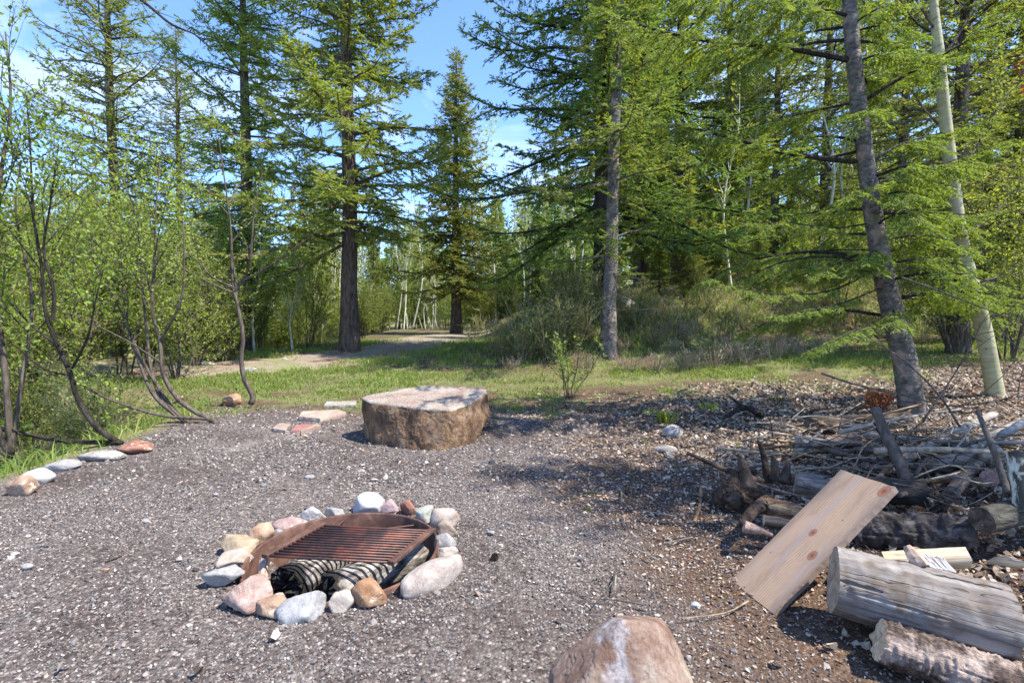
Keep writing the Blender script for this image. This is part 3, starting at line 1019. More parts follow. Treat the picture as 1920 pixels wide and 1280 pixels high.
pit = thing('fire_ring', (PIT[0], PIT[1], 0), 'rusty round steel fire ring sunk in gravel with a grill grate laid over it', 'fire ring')
mb = MB()
SG = 96
th = np.arange(SG) * 2 * math.pi / SG
prof = [(PIT_R, -.26), (PIT_R, .040), (PIT_R + .004, .048), (PIT_R + .014, .048), (PIT_R + .018, .040), (PIT_R + .018, -.26)]
V = np.concatenate([np.stack([r_ * np.cos(th), r_ * np.sin(th), z_ + .004 * np.sin(3 * th + r_) + (.026 * np.sin(th + .35) if z_ > 0 else 0)], 1) for r_, z_ in prof])
k = np.arange(SG); k2 = (k + 1) % SG
mb.add(V, [np.stack([j * SG + k2, j * SG + k, (j + 1) * SG + k, (j + 1) * SG + k2], 1) for j in range(len(prof) - 1)])
link('ring_wall', mb.mesh('ring_wall', [rust], True), pit)
# ash floor
mb = MB()
rr = np.linspace(0, PIT_R - .004, 16)
Rg, Tg = np.meshgrid(rr, th, indexing='ij')
ax_, ay_ = Rg * np.cos(Tg), Rg * np.sin(Tg)
az_ = -.21 + .05 * (fnoise(ax_ * 7 + 3, ay_ * 7, 0, 5, 4) - .5)
V = np.stack([ax_, ay_, az_], -1).reshape(-1, 3)
mb.add(V, [np.stack([j * SG + k, j * SG + k2, (j + 1) * SG + k2, (j + 1) * SG + k], 1) for j in range(15)])
o = link('ash_bed', mb.mesh('ash_bed', [soot], True)); o.location = (PIT[0], PIT[1], 0)
tag(o, kind='stuff')

# grate: corner pixels on a level plane
zg = .105
c_nl, c_fl, c_fr, c_nr = (onz(*p, zg) for p in ((497, 1040), (600, 986), (812, 993), (738, 1057)))
Wd = ((c_nr - c_nl) + (c_fr - c_fl)) / 2
Dd = ((c_fl - c_nl) + (c_fr - c_nr)) / 2
cen = (c_nl + c_fl + c_fr + c_nr) / 4
lw, ld = np.linalg.norm(Wd), np.linalg.norm(Dd)
ux = Wd / lw; uy = Dd / ld
inv = np.array([PIT[0], PIT[1], 0])
def gpt(a_, b_, z_):      # a_: across bars -.5...5 , b_: depth
    return cen - inv + Wd * a_ + Dd * b_ + UP * z_
mb = MB()
NB = 14
for j in range(NB):
    b_ = -.49 + .98 * j / (NB - 1)
    mb.add(*tube(np.stack([gpt(-.485, b_, 0), gpt(.485, b_, 0)]), .0075, 8))
grate = link('grate', mb.mesh('grate', [rust2], True), pit)
def beam(p, q, wdir, wd, hd, bevel=True):
    """bar from p to q, wd wide along wdir, hd high"""
    t = unit(q - p); w = unit(wdir - t * (wdir @ t)); h = np.cross(t, w)
    if h[2] < 0: h = -h
    e = min(wd, hd) * .12
    prof = [(-wd / 2 + e, -hd / 2), (wd / 2 - e, -hd / 2), (wd / 2, -hd / 2 + e), (wd / 2, hd / 2 - e), (wd / 2 - e, hd / 2), (-wd / 2 + e, hd / 2), (-wd / 2, hd / 2 - e), (-wd / 2, -hd / 2 + e)]
    A = np.array([p + w * x_ + h * y_ for x_, y_ in prof]); B = np.array([q + w * x_ + h * y_ for x_, y_ in prof])
    kk = np.arange(8); kk2 = (kk + 1) % 8
    return np.concatenate([A, B]), [np.stack([kk, kk2, kk2 + 8, kk + 8], 1), kk[::-1][None], (kk + 8)[None]]
for sg in (-1, 1):
    mb = MB()
    mb.add(*beam(gpt(sg * .487, -.53, .004), gpt(sg * .487, .53, .004), ux, .04, .022))
    link('side_rail', mb.mesh('side_rail', [rust]), grate)
for a_, b_ in ((-.35, .56), (.05, .60)):
    mb = MB()
    p = gpt(a_, .5, -.005); q = p + Dd * .16
    d_ = q[:2]; q2 = np.append(unit(d_) * (PIT_R - .004), .03)
    mb.add(*tube(np.stack([p, q2]), .005, 6))
    link('hinge_rod', mb.mesh('hinge_rod', [rust]), grate)

# two burnt logs and a stick in the pit
CHAR, nt, n, l = mat('charred_wood')
tc = n.new('ShaderNodeTexCoord')
a = tex_noise(n, l, tc.outputs['Object'], 22, 7, .7)
r = ramp(n, [(.3, (.006, .006, .006)), (.6, (.022, .02, .019)), (.8, (.07, .06, .055))]); l.new(a.outputs[0], r.inputs[0])
finish(n, l, r.outputs[0], .75, a.outputs[0], 1, .015, .35)
# pale bark turning to char near the burnt end (local X = 0)
def m_burn(name, x0, x1):
    m, nt, n, l = mat(name)
    tc = n.new('ShaderNodeTexCoord')
    a = tex_noise(n, l, mapping(n, l, tc.outputs['Object'], (4, 12, 12)), 2.0, 7, .65, .3)
    r = ramp(n, [(.36, (.03, .027, .025)), (.48, (.14, .12, .10)), (.56, (.30, .26, .22)), (.70, (.44, .40, .35))]); l.new(a.outputs[0], r.inputs[0])
    sx = n.new('ShaderNodeSeparateXYZ'); l.new(tc.outputs['Object'], sx.inputs[0])
    e = tex_noise(n, l, tc.outputs['Object'], 16, 5, .65)
    ad = n.new('ShaderNodeMath'); ad.operation = 'MULTIPLY_ADD'; ad.inputs[1].default_value = .16
    l.new(e.outputs[0], ad.inputs[0]); l.new(sx.outputs[0], ad.inputs[2])
    er = ramp(n, [(0, 0), (1, 1)])
    mr = n.new('ShaderNodeMapRange'); mr.inputs[1].default_value = x0 + .08; mr.inputs[2].default_value = x1 + .08
    l.new(ad.outputs[0], mr.inputs[0])
    c = mixc(n, l, mr.outputs[0], (.015, .013, .012), r.outputs[0])
    finish(n, l, c, .85, a.outputs[0], .7, .012, .2)
    return m
def log_between(name, p, q, r0, r1, mats, label, cat, group=None, sides=28, seg=16, rn=.10, seed=0, cracks=0, endparts=('cut_end', 'cut_end'), end_rough=0.0, jag=0.0, squash=1.0):
    """log with local X along its axis; mats = (side, end)"""
    p = np.asarray(p, float); q = np.asarray(q, float)
    L = np.linalg.norm(q - p)
    x = np.linspace(0, L, seg)
    rs = np.random.default_rng(seed)
    P = np.stack([x, np.zeros(seg), np.zeros(seg)], 1)
    V, F = tube(P, np.linspace(r0, r1, seg), sides, False, rn, seed)
    V[:, 2] *= squash
    if cracks:
        A0 = np.arctan2(V[:, 2], V[:, 1]); dr = np.zeros(len(V))
        for q_ in range(cracks):
            a0 = rs.uniform(-3.14, 3.14); xs = rs.uniform(-.1, .7) * L; xe_ = xs + rs.uniform(.25, .9) * L
            da = np.abs((A0 - a0 - .05 * np.sin(V[:, 0] * 4 + q_) + math.pi) % (2 * math.pi) - math.pi)
            wd = rs.uniform(.012, .03)
            dr -= rs.uniform(.006, .022) * np.exp(-(da / wd) ** 2) * sstep(xs, xs + .12 * L, V[:, 0]) * (1 - sstep(xe_ - .12 * L, xe_, V[:, 0]))
        dr += .007 * (fnoise(V[:, 0] * 2.2, np.cos(A0) * 6 + 9, np.sin(A0) * 6 + 9, seed + 3, 4) - .5)
        V[:, 1] += np.cos(A0) * dr; V[:, 2] += np.sin(A0) * dr
    if jag:
        j = np.zeros(len(V))
        ang = np.arctan2(V[:, 2], V[:, 1])
        for s_, i0 in ((1, 0), (-1, seg - 1)):
            rows = slice(i0 * sides, (i0 + 1) * sides)
            V[rows, 0] += jag * (fnoise(np.cos(ang[rows]) * 3 + 4, np.sin(ang[rows]) * 3 + 4, i0, seed, 3) - .5) * 2
    me = mesh_np(name, V, [(F[0], 0)], [mats[0]], True)
    o = link(name, me)
    ex = (q - p) / L
    ez = unit(UP - ex * ex[2]); ey = np.cross(ez, ex)
    M = Matrix(np.column_stack([np.append(ex, 0), np.append(ey, 0), np.append(ez, 0), np.append(p, 1)]).tolist())
    o.matrix_world = M
    tag(o, label, cat, group)
    for e, (i0, nm) in enumerate(((0, endparts[0]), (seg - 1, endparts[1]))):
        if nm is None:
            continue
        ring_ = V[i0 * sides:(i0 + 1) * sides]
        c_ = ring_.mean(0)
        vs = [c_[None]]; 
        for f in (.3, .6, .85, 1.0):
            rg = c_ + (ring_ - c_) * f
            rg[:, 0] += end_rough * rs.normal(size=sides) * (1 - .3 * f) + (-.002 if e == 0 else .002) * (f < 1)
            vs.append(rg)
        vs = np.concatenate(vs)
        kk = np.arange(sides); kk2 = (kk + 1) % sides
        T = np.stack([np.zeros(sides, int), 1 + kk, 1 + kk2], 1)
        Q = [np.stack([1 + j * sides + kk, 1 + (j + 1) * sides + kk, 1 + (j + 1) * sides + kk2, 1 + j * sides + kk2], 1) for j in range(3)]
        if e == 0:
            T = T[:, ::-1]; Q = [x_[:, ::-1] for x_ in Q]
        m2 = MB(); m2.add(vs, [T] + Q)
        link(nm, m2.mesh(nm, [mats[1]], False), o)
    return o
b1 = onz(537, 1101, -.085); b1e = onz(660, 1022, -.07)
b2 = onz(617, 1110, -.085); b2e = onz(760, 1048, -.06)
def ext(p, q, L): return p, p + unit(q - p) * L
log_between('burnt_log', *ext(b1, b1e, .62), .118, .105, (m_burn('burnt_bark', .04, .10), CHAR), 'pale log with wide burnt black end, left one of two under the grill grate', 'log', 'burnt logs in the fire ring', seed=3, rn=.22, sides=40, endparts=('charred_end', None), end_rough=.02, jag=.045)
log_between('burnt_log', *ext(b2, b2e, .60), .105, .10, (m_burn('burnt_bark_pale', .03, .08), CHAR), 'pale log striped by grate shadows, right one of two under the grill grate', 'log', 'burnt logs in the fire ring', seed=4, rn=.22, sides=40, endparts=('charred_end', None), end_rough=.02, jag=.045)
SPLIT = m_wood('split_stick', (.22, .15, .11), (.36, .26, .20), (.48, .38, .30))
pa = onz(490, 1104, -.06); pb = onz(497, 1041, .07)
log_between('kindling_stick', pa, pb, .028, .022, (SPLIT, SPLIT), 'rough brown stick of split kindling leaning inside the left wall of the fire ring', 'stick', seed=6, sides=8, rn=.5, seg=12, jag=.02)

# stones round the ring, boxes read off a 3.43 x enlargement of the photo
def ring_stone(box, m, label, seed, depth=None, zc=None, k=7, amp=.07, p=36, fine=.028, rot=0.0, tilt=(0, 0), lo=.42):
    x0, y0, x1, y1 = box
    x0, x1 = 360 + x0 / 3.4286, 360 + x1 / 3.4286
    y0, y1 = 880 + y0 / 3.4286, 880 + y1 / 3.4286
    base = gp((x0 + x1) / 2, y1)
    Y = base[1]
    w = (x1 - x0) / FPX * Y
    hpx = y1 - y0
    # image height = front height + foreshortened top; depth is put at 0.8 of the width
    dep = depth or min(.75 * w, .24)
    Yc = Y + dep * .5
    Yb = Y + dep * .62
    topz = CAMZ - (y0 - 610) / FPX * Yb
    h = max(.06, topz - base[2]) 
    w = (x1 - x0) / FPX * Yc
    c_ = at((x0 + x1) / 2, 900, Yc)
    k = k + 4
    v_ = np.array([c_[0], Yc]) - PIT
    rr_ = np.linalg.norm(v_); need = PIT_R + .02 + min(dep, w) * .34
    if rr_ < need:
        v_ = v_ / rr_ * need
    c_ = np.array([PIT[0] + v_[0], PIT[1] + v_[1]]); Yc = c_[1]
    return stone('ring_stone', (c_[0], Yc, base[2] - .04), (w * 1.07, dep * 1.05, (h + .05) * 1.0), m, label, 'stone', 'stones around the fire pit', seed, rot, tilt, 4, k, p, amp, sink=0.0, fine=fine, lo=lo)
RS = [
    ((75, 605, 340, 785), ST_WHITE, 'smooth white stone at the far left end of the fire pit circle', 1, {}),
    ((170, 715, 505, 950), m_stone('stone_conglomerate', (0.280, 0.165, 0.127), (0.369, 0.267, 0.223), (0.445, 0.369, 0.318), 12, (.42, .18, .15), .03), 'knobbly pinkish conglomerate stone at the front left of the fire pit', 2, dict(amp=.12, fine=.04, k=6)),
    ((372, 820, 640, 980), ST_TAN, 'rounded orange tan stone between knobbly pinkish stone and speckled white grey one', 3, dict(depth=.14)),
    ((558, 750, 890, 1005), m_stone('stone_speckled', (0.217, 0.204, 0.210), (0.331, 0.318, 0.312), (0.445, 0.439, 0.427), 7, (.20, .18, .18)), 'large oblong white and grey speckled stone at the very front of the fire pit', 4, dict(depth=.17, k=3, p=14, tilt=(0, -.28))),
    ((870, 790, 1030, 935), ST_BEIGE, 'small chipped beige stone wedged beside the speckled white grey one', 5, dict(depth=.12)),
    ((1015, 705, 1270, 930), ST_ORANGE, 'angular orange brown stone with a pale sunlit side at the front of the pit', 6, dict(depth=.16)),
    ((1530, 500, 1700, 595), ST_BEIGE, 'low rough tan stone behind the long flat beige stone', 8, dict(amp=.1)),
    ((1560, 430, 1692, 525), ST_WHITE, 'white stone on the right side of the fire pit below the brown ones', 9, {}),
    ((1560, 350, 1718, 448), m_stone('stone_brown', (0.178, 0.121, 0.089), (0.267, 0.204, 0.159), (0.356, 0.292, 0.242), 6), 'brown flattish stone between the white stone and the round grey tan stone', 10, {}),
    ((1500, 240, 1702, 388), m_stone('stone_greytan', (0.242, 0.172, 0.127), (0.331, 0.280, 0.242), (0.395, 0.369, 0.344), 3.5, None), 'round half grey half tan stone at the right rear of the pit', 11, dict(k=2, p=12)),
    ((1430, 230, 1568, 350), m_stone('stone_greenish', (0.217, 0.217, 0.185), (0.299, 0.299, 0.261), (0.369, 0.369, 0.331), 6), 'greenish grey upright stone right of the small red stone', 12, {}),
    ((1340, 210, 1455, 312), ST_RED, 'small rusty red stone at the rear of the fire pit', 13, {}),
    ((1203, 205, 1352, 302), m_stone('stone_rosy', (0.255, 0.159, 0.153), (0.331, 0.236, 0.229), (0.382, 0.305, 0.299), 6), 'rosy pink stone right of the tall white block', 14, {}),
    ((1002, 152, 1238, 310), m_stone('stone_lilac', (0.299, 0.280, 0.286), (0.369, 0.350, 0.350), (0.420, 0.408, 0.401), 4, (.45, .36, .38)), 'tall blocky white stone with lilac tint at the rear, biggest at the back', 15, dict(k=5, p=40, depth=.22)),
    ((860, 232, 995, 322), ST_WHITE, 'small white stone just left of the tall white block', 16, {}),
    ((703, 253, 878, 348), m_stone('stone_whitetan', (0.305, 0.273, 0.242), (0.408, 0.382, 0.356), (0.483, 0.464, 0.445), 5), 'white stone with tan base next to the pinkish tan stone at the rear', 17, {}),
    ((533, 298, 757, 418), ST_PINK, 'smooth pinkish tan stone at the rear left of the fire pit', 18, dict(k=3, p=14)),
    ((518, 398, 590, 455), ST_WHITE, 'tiny white stone tucked behind the orange tan one at the left', 19, {}),
    ((358, 372, 528, 520), m_stone('stone_buff', (0.280, 0.153, 0.089), (0.369, 0.242, 0.159), (0.420, 0.331, 0.255), 5, (.32, .14, .08)), 'orange and cream upright stone on the left rear of the fire pit', 20, {}),
    ((158, 448, 408, 585), m_stone('stone_crumbly', (0.217, 0.153, 0.095), (0.318, 0.249, 0.165), (0.395, 0.331, 0.242), 9), 'crumbly yellowish tan stone on the left of the fire pit', 21, dict(amp=.11, fine=.04)),
    ((122, 522, 358, 645), m_stone('stone_cream', (0.267, 0.204, 0.159), (0.356, 0.286, 0.236), (0.420, 0.363, 0.318), 4), 'cream and pink stone directly above the smooth white stone', 22, {}),
]
for bx, m_, lb, sd_, kw in RS:
    ring_stone(bx, m_, lb, sd_, **kw)

p0, p1 = gp(727, 1110), gp(826, 1064)
d_ = p1 - p0; c_ = (p0 + p1) / 2
v_ = c_[:2] - PIT; v_ = v_ / np.linalg.norm(v_) * (PIT_R + .115); c_[:2] = PIT + v_
stone('ring_stone', (c_[0], c_[1], c_[2] - .02), (np.linalg.norm(d_[:2]) * 1.12, .17, .19), m_stone('stone_long', (0.242, 0.197, 0.172), (0.344, 0.292, 0.255), (0.433, 0.388, 0.337), 6, (.30, .24, .21)),
      'long flat beige stone slanting along the front right of the fire pit', 'stone', 'stones around the fire pit', 7, math.atan2(d_[1], d_[0]), (0, -.12), 4, 5, 9, .04, sink=.12)

# ================================================================== BOULDERS
def m_boulder():
    m, nt, n, l = mat('boulder_rock')
    tc = n.new('ShaderNodeTexCoord'); ob = tc.outputs['Object']
    a = tex_noise(n, l, mapping(n, l, ob, (1, 1, .6)), 5.5, 12, .72, .5)
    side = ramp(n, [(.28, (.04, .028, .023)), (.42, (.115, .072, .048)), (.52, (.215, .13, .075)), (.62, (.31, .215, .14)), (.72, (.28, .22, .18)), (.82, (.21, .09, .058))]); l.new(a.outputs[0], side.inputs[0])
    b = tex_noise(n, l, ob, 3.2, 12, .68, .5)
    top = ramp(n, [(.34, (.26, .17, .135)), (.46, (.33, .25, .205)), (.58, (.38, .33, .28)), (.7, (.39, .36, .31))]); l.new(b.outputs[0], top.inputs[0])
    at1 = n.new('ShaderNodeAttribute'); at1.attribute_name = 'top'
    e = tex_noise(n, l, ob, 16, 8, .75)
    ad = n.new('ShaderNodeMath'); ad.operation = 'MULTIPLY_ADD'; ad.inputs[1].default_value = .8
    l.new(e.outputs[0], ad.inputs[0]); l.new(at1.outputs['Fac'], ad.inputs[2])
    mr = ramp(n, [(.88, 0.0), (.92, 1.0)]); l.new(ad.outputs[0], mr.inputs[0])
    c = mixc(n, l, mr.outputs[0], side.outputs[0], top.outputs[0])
    f = tex_noise(n, l, ob, 38, 10, .8)
    fr = ramp(n, [(.32, .45), (.5, .95), (.66, 1.2)]); l.new(f.outputs[0], fr.inputs[0])
    c = mixc(n, l, 1, c, fr.outputs[0], 'MULTIPLY')
    ad2 = n.new('ShaderNodeMath'); ad2.operation = 'MULTIPLY_ADD'; ad2.inputs[1].default_value = .4
    l.new(f.outputs[0], ad2.inputs[0]); l.new(a.outputs[0], ad2.inputs[2])
    finish(n, l, c, .92, ad2.outputs[0], 1.0, .05, .15)
    return m
def plane_top(px, py):
    """point seen at (px,py) on the boulder's tilted top z = .46 + .13 (y-5.7)"""
    d = ray(px, py)
    t = (.46 - .13 * 5.7 - CAMZ) / (d[2] - .13 * d[1])
    return np.array([0, 0, CAMZ]) + d * t
tp = [plane_top(*p) for p in ((676, 742), (735, 730), (800, 721), (860, 722), (908, 724), (913, 733), (872, 757), (845, 766), (790, 763), (735, 752), (690, 750))]
bp = [gp(*p) for p in ((686, 818), (715, 836), (770, 843), (822, 845), (870, 838))]
bp = [p - UP * .03 for p in bp] + [at(921, 776, 6.35), at(908, 800, 6.15), at(676, 770, 6.25), np.array([-1.75, 7.0, .1]), np.array([-.35, 7.3, .12])]
bl = [p - UP * .15 for p in bp[:5]]
cB, plB = hull_planes([tuple(p) for p in tp + bp + bl])
def facet(plist, pts, c, k, rs, zr, lo=.93, hi=1.0):
    Q = np.array(pts) - c
    for d in rs.normal(size=(k, 3)):
        d = np.array([d[0], d[1], rs.uniform(*zr)]); d = d / np.linalg.norm(d)
        plist.append((d, float((Q @ d).max()) * rs.uniform(lo, hi)))
facet(plB, tp + bp + bl, cB, 7, np.random.default_rng(4), (-.5, .1), .95, .99)
V, F = poly_rock(plB, 7, 70, .012, 3.2, 5, .006)
# chip the sides, keep the top flat
ntop = np.array([0, -.13, 1.0]); ntop /= np.linalg.norm(ntop)
hgt = (V @ ntop)
tmax = np.percentile(hgt, 99.5)
topf = sstep(tmax - .05, tmax - .005, hgt)
q = V * 4.0
ch = (fnoise(q[:, 0] * 1.0, q[:, 1] * 1.0, q[:, 2] * 1.6, 8, 5) - .5)
ch3 = fnoise(q[:, 0] * 2.6 + 3, q[:, 1] * 2.6, q[:, 2] * 1.5, 28, 5) - .5
ch2 = np.abs(fnoise(q[:, 0] * .6 + 9, q[:, 1] * .6, q[:, 2] * .5, 18, 3) - .5)
rad = unit(V * [1, 1, .15])
V = V + rad * (ch * .035 + .045 * ch3)[:, None] * (1 - topf * .85)[:, None]
V[:, 2] += topf * .02 * (fnoise(V[:, 0] * 5, V[:, 1] * 5, 0, 9, 4) - .5)
me = mesh_np('boulder', V, [(F, 0)], [m_boulder()], True)
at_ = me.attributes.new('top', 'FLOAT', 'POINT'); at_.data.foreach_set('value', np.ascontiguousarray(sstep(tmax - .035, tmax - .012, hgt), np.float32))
o = link('boulder', me); o.location = cB
tag(o, 'big flat topped boulder with rusty brown sides behind the fire pit', 'boulder')

def m_frontrock():
    m, nt, n, l = mat('front_rock')
    tc = n.new('ShaderNodeTexCoord'); ob = tc.outputs['Object']
    a = tex_noise(n, l, ob, 7, 9, .65, .6)
    r = ramp(n, [(.28, (.07, .045, .034)), (.42, (.16, .095, .068)), (.55, (.235, .165, .125)), (.7, (.32, .265, .21))]); l.new(a.outputs[0], r.inputs[0])
    # pale grey vein that runs down the face
    sx = n.new('ShaderNodeSeparateXYZ'); l.new(ob, sx.inputs[0])
    e = tex_noise(n, l, ob, 6, 4, .6)
    ad = n.new('ShaderNodeMath'); ad.operation = 'MULTIPLY_ADD'; ad.inputs[1].default_value = .26
    l.new(e.outputs[0], ad.inputs[0])
    mz = n.new('ShaderNodeMath'); mz.operation = 'MULTIPLY_ADD'; mz.inputs[1].default_value = .22
    l.new(sx.outputs[2], mz.inputs[0]); l.new(sx.outputs[0], mz.inputs[2])
    l.new(mz.outputs[0], ad.inputs[2])
    vr = ramp(n, [(.05, 0.0), (.07, .5), (.10, .5), (.125, 0.0)]); l.new(ad.outputs[0], vr.inputs[0])
    b = tex_noise(n, l, ob, 22, 6, .7)
    br = ramp(n, [(.35, (.15, .15, .16)), (.5, (.38, .38, .40)), (.7, (.50, .50, .52))]); l.new(b.outputs[0], br.inputs[0])
    c = mixc(n, l, vr.outputs[0], r.outputs[0], br.outputs[0])
    f = tex_noise(n, l, ob, 60, 10, .8)
    fr = ramp(n, [(.32, .5), (.5, .95), (.66, 1.2)]); l.new(f.outputs[0], fr.inputs[0])
    c = mixc(n, l, 1, c, fr.outputs[0], 'MULTIPLY')
    ad2 = n.new('ShaderNodeMath'); ad2.operation = 'MULTIPLY_ADD'; ad2.inputs[1].default_value = .5
    l.new(f.outputs[0], ad2.inputs[0]); l.new(a.outputs[0], ad2.inputs[2])
    finish(n, l, c, .88, ad2.outputs[0], .8, .012, .25)
    return m
pts = [at(1128, 1168, 1.86), at(1160, 1148, 1.90), at(1215, 1150, 1.92), at(1246, 1158, 1.93), at(1255, 1172, 1.90), at(1232, 1166, 1.80), at(1165, 1160, 1.76),
       at(1030, 1240, 1.84), at(1024, 1275, 1.84), at(1282, 1228, 1.86), at(1308, 1290, 1.86)]
pts += [np.array([.14, 1.9, -.1]), np.array([.66, 1.95, -.1]), np.array([.2, 1.45, -.1]), np.array([.55, 1.42, -.1]), np.array([.14, 1.58, .1]), np.array([.6, 1.58, .12]), np.array([.3, 2.1, -.1]), np.array([.58, 2.1, -.1])]
cR, plR = hull_planes([tuple(p) for p in pts])
facet(plR, pts, cR, 22, np.random.default_rng(9), (-.3, 1.2), .95, .995)
V, F = poly_rock(plR, 7, 60, .016, 3.0, 15, .008)
o = link('boulder', mesh_np('boulder', V, [(F, 0)], [m_frontrock()], True)); o.location = cR
tag(o, 'reddish brown boulder with a pale grey vein, nearest rock to the viewer', 'boulder')

# ================================================================== flat paving slabs
FLAG = m_stone('flagstone', (.22, .15, .12), (.29, .22, .18), (.36, .29, .25), 4, None)
FLAGR = m_stone('flagstone_red', (.22, .09, .08), (.28, .13, .115), (.34, .19, .16), 4, None)
def slab(pxs, thick, m, label, seed, grp='flat stepping slabs beside the boulder', lift=.0):
    P = np.array([gp(*p) for p in pxs]); P[:, 2] += lift
    c_ = P.mean(0)
    rs = np.random.default_rng(seed)
    out = []
    for i in range(len(P)):
        a_, b_ = P[i] - c_, P[(i + 1) % len(P)] - c_
        for t_ in np.linspace(0, 1, 7)[:-1]:
            out.append(a_ * (1 - t_) + b_ * t_ + np.append(rs.normal(size=2) * .006, 0))
    out = np.array(out); nn = len(out)
    out[:, 2] -= out[:, 2].mean() * 0
    levels = [(1.0, -.02), (1.02, thick * .5), (1.0, thick * .92), (.985, thick)]
    V = np.concatenate([np.stack([out[:, 0] * s_, out[:, 1] * s_, out[:, 2] + z_], 1) for s_, z_ in levels] + [np.array([[0, 0, thick + .003]])])
    kk = np.arange(nn); kk2 = (kk + 1) % nn
    Q = [np.stack([j * nn + kk, j * nn + kk2, (j + 1) * nn + kk2, (j + 1) * nn + kk], 1) for j in range(3)]
    T = np.stack([3 * nn + kk, 3 * nn + kk2, np.full(nn, 4 * nn)], 1)
    mb = MB(); mb.add(V, Q + [T])
    o = link('stone_slab', mb.mesh('stone_slab', [m])); o.location = c_
    return tag(o, label, 'slab', grp)
slab(((510, 808), (535, 812), (546, 799), (524, 798)), .04, FLAG, 'small grey tan slab, leftmost of the flat stones left of the big boulder', 1)
slab(((547, 812), (592, 806), (596, 799), (556, 800)), .035, FLAGR, 'dark red slab in front of the largest tan slab', 2)
slab(((556, 818), (566, 817), (601, 805), (594, 804)), .05, FLAG, 'narrow tan slab lying over the edge of the dark red slab', 3, lift=.015)
slab(((561, 790), (600, 794), (648, 781), (634, 777), (566, 780)), .075, m_stone('flagstone_pale', (.28, .19, .15), (.36, .27, .22), (.42, .34, .28), 3), 'largest tan slab with a thick broken edge left of the big boulder', 4)
slab(((608, 766), (668, 764), (668, 757), (612, 758)), .05, m_stone('flagstone_grey', (.24, .20, .17), (.31, .27, .24), (.38, .34, .30), 4), 'grey slab furthest back, touching the left side of the big boulder', 5)

# ================================================================== edging stones on the left
def box_stone(x0, y0, x1, y1, m, label, seed, name='edging_stone', cat='stone', group=None, depth=None, **kw):
    b = gp((x0 + x1) / 2, y1)
    w = (x1 - x0) / FPX * b[1] * 1.03
    dep = depth or w * .7
    Yc = b[1] + dep * .5
    topz = CAMZ - (y0 - 610) / FPX * (Yc)
    h = max(topz - b[2], .05)
    c_ = at((x0 + x1) / 2, 900, Yc)
    return stone(name, (c_[0], Yc, b[2] - .03), (w * (Yc / b[1]), dep, h + .04), m, label, cat, group, seed, sink=0.0, **kw)
EG = 'stones edging the gravel on the left'
box_stone(16, 893, 68, 932, ST_TAN, 'orange tan wedge shaped stone, nearest of the edging stones along the left slope', 31, group=EG, k=6, p=20)
box_stone(44, 879, 103, 912, m_stone('stone_palegrey', (0.326, 0.296, 0.274), (0.429, 0.400, 0.377), (0.518, 0.496, 0.481), 5), 'rounded pale grey white stone touching the orange tan wedge stone', 32, group=EG, k=4, p=7)
box_stone(84, 863, 152, 888, ST_WHITE, 'low white stone with an undercut edge between pale grey stone and long grey stone', 33, group=EG)
box_stone(150, 845, 232, 868, ST_GREY, 'long flat grey and white stone along the left edge of the gravel', 34, group=EG)
box_stone(222, 829, 290, 852, ST_RED, 'flattened red stone at the upper end of the edging row by the dark bent stem', 35, group=EG)
# stones along the road and the bank
box_stone(418, 737, 458, 762, ST_ORANGE, 'orange broken stone in the grass beside the slender bent tree', 36, 'orange_stone', depth=.3)
for (b, m_, lb, sd_) in [((330, 685, 352, 694), ST_WHITE, 'pale round stone beside the red road, left of the other road stones', 41),
                         ((368, 678, 408, 688), ST_BEIGE, 'long pale stone across the red road, left of the bent tree', 42),
                         ((452, 688, 486, 698), ST_WHITE, 'flat white stone on near edge of red road behind the bent tree', 43),
                         ((524, 671, 548, 677), ST_WHITE, 'small whitish stone across the red road, right of the bent tree', 44),
                         ((1152, 556, 1188, 582), m_stone('stone_bank', (0.326, 0.281, 0.266), (0.414, 0.370, 0.355), (0.488, 0.451, 0.429), 3), 'pale pinkish rock at the top of the grassy bank right of the grey trunk', 45)]:
    box_stone(*b, m_, lb, sd_, 'pale_stone')
box_stone(1236, 800, 1282, 822, ST_WHITE, 'white flat stone in the leaf litter by the green tufts', 46, 'pale_stone')
box_stone(1226, 834, 1272, 850, ST_BEIGE, 'low beige stone in the litter just below the white flat stone', 47, 'pale_stone')
# loose bigger stones that catch the eye in the gravel
for i_, (cx, cy, w_, m_, lb) in enumerate([
    (50, 1066, 26, ST_WHITE, 'thin whitish stone lying flat in the gravel at the left side'), (28, 1042, 22, ST_BEIGE, 'cream stone in gravel just above the thin whitish one at left'),
    (272, 980, 20, ST_WHITE, 'slim white chip in the gravel between the left edge and the fire pit'), (336, 1050, 17, ST_BEIGE, 'beige pebble in the gravel left of the fire pit stones'),
    (197, 1070, 18, ST_TAN, 'tan angular pebble in the gravel left of the fire pit'), (582, 897, 22, ST_WHITE, 'pale pebble in gravel halfway between fire pit and boulder'),
    (677, 886, 18, ST_WHITE, 'whitish pebble in the gravel in front of the big boulder'), (702, 901, 15, ST_BEIGE, 'small beige pebble right of the whitish pebble near the boulder'),
    (920, 1000, 18, ST_WHITE, 'whitish pebble right of the fire pit circle'), (1306, 1138, 26, m_stone('stone_bluish', (0.281, 0.296, 0.318), (0.370, 0.385, 0.407), (0.429, 0.444, 0.466), 6), 'bluish grey chip on dark ground left of the pine board foot'),
    (735, 1168, 18, ST_GREY, 'grey round pebble in the gravel below the fire pit'), (405, 928, 12, ST_WHITE, 'white pebble in gravel above the fire pit at left')]):
    b = gp(cx, cy)
    w = w_ / FPX * b[1]
    stone('loose_stone', (b[0], b[1], b[2]), (w, w * .7, w * .5), m_, lb, 'stone', None, 60 + i_, rz=random.uniform(-.5, .5), sub=3, sink=.2)

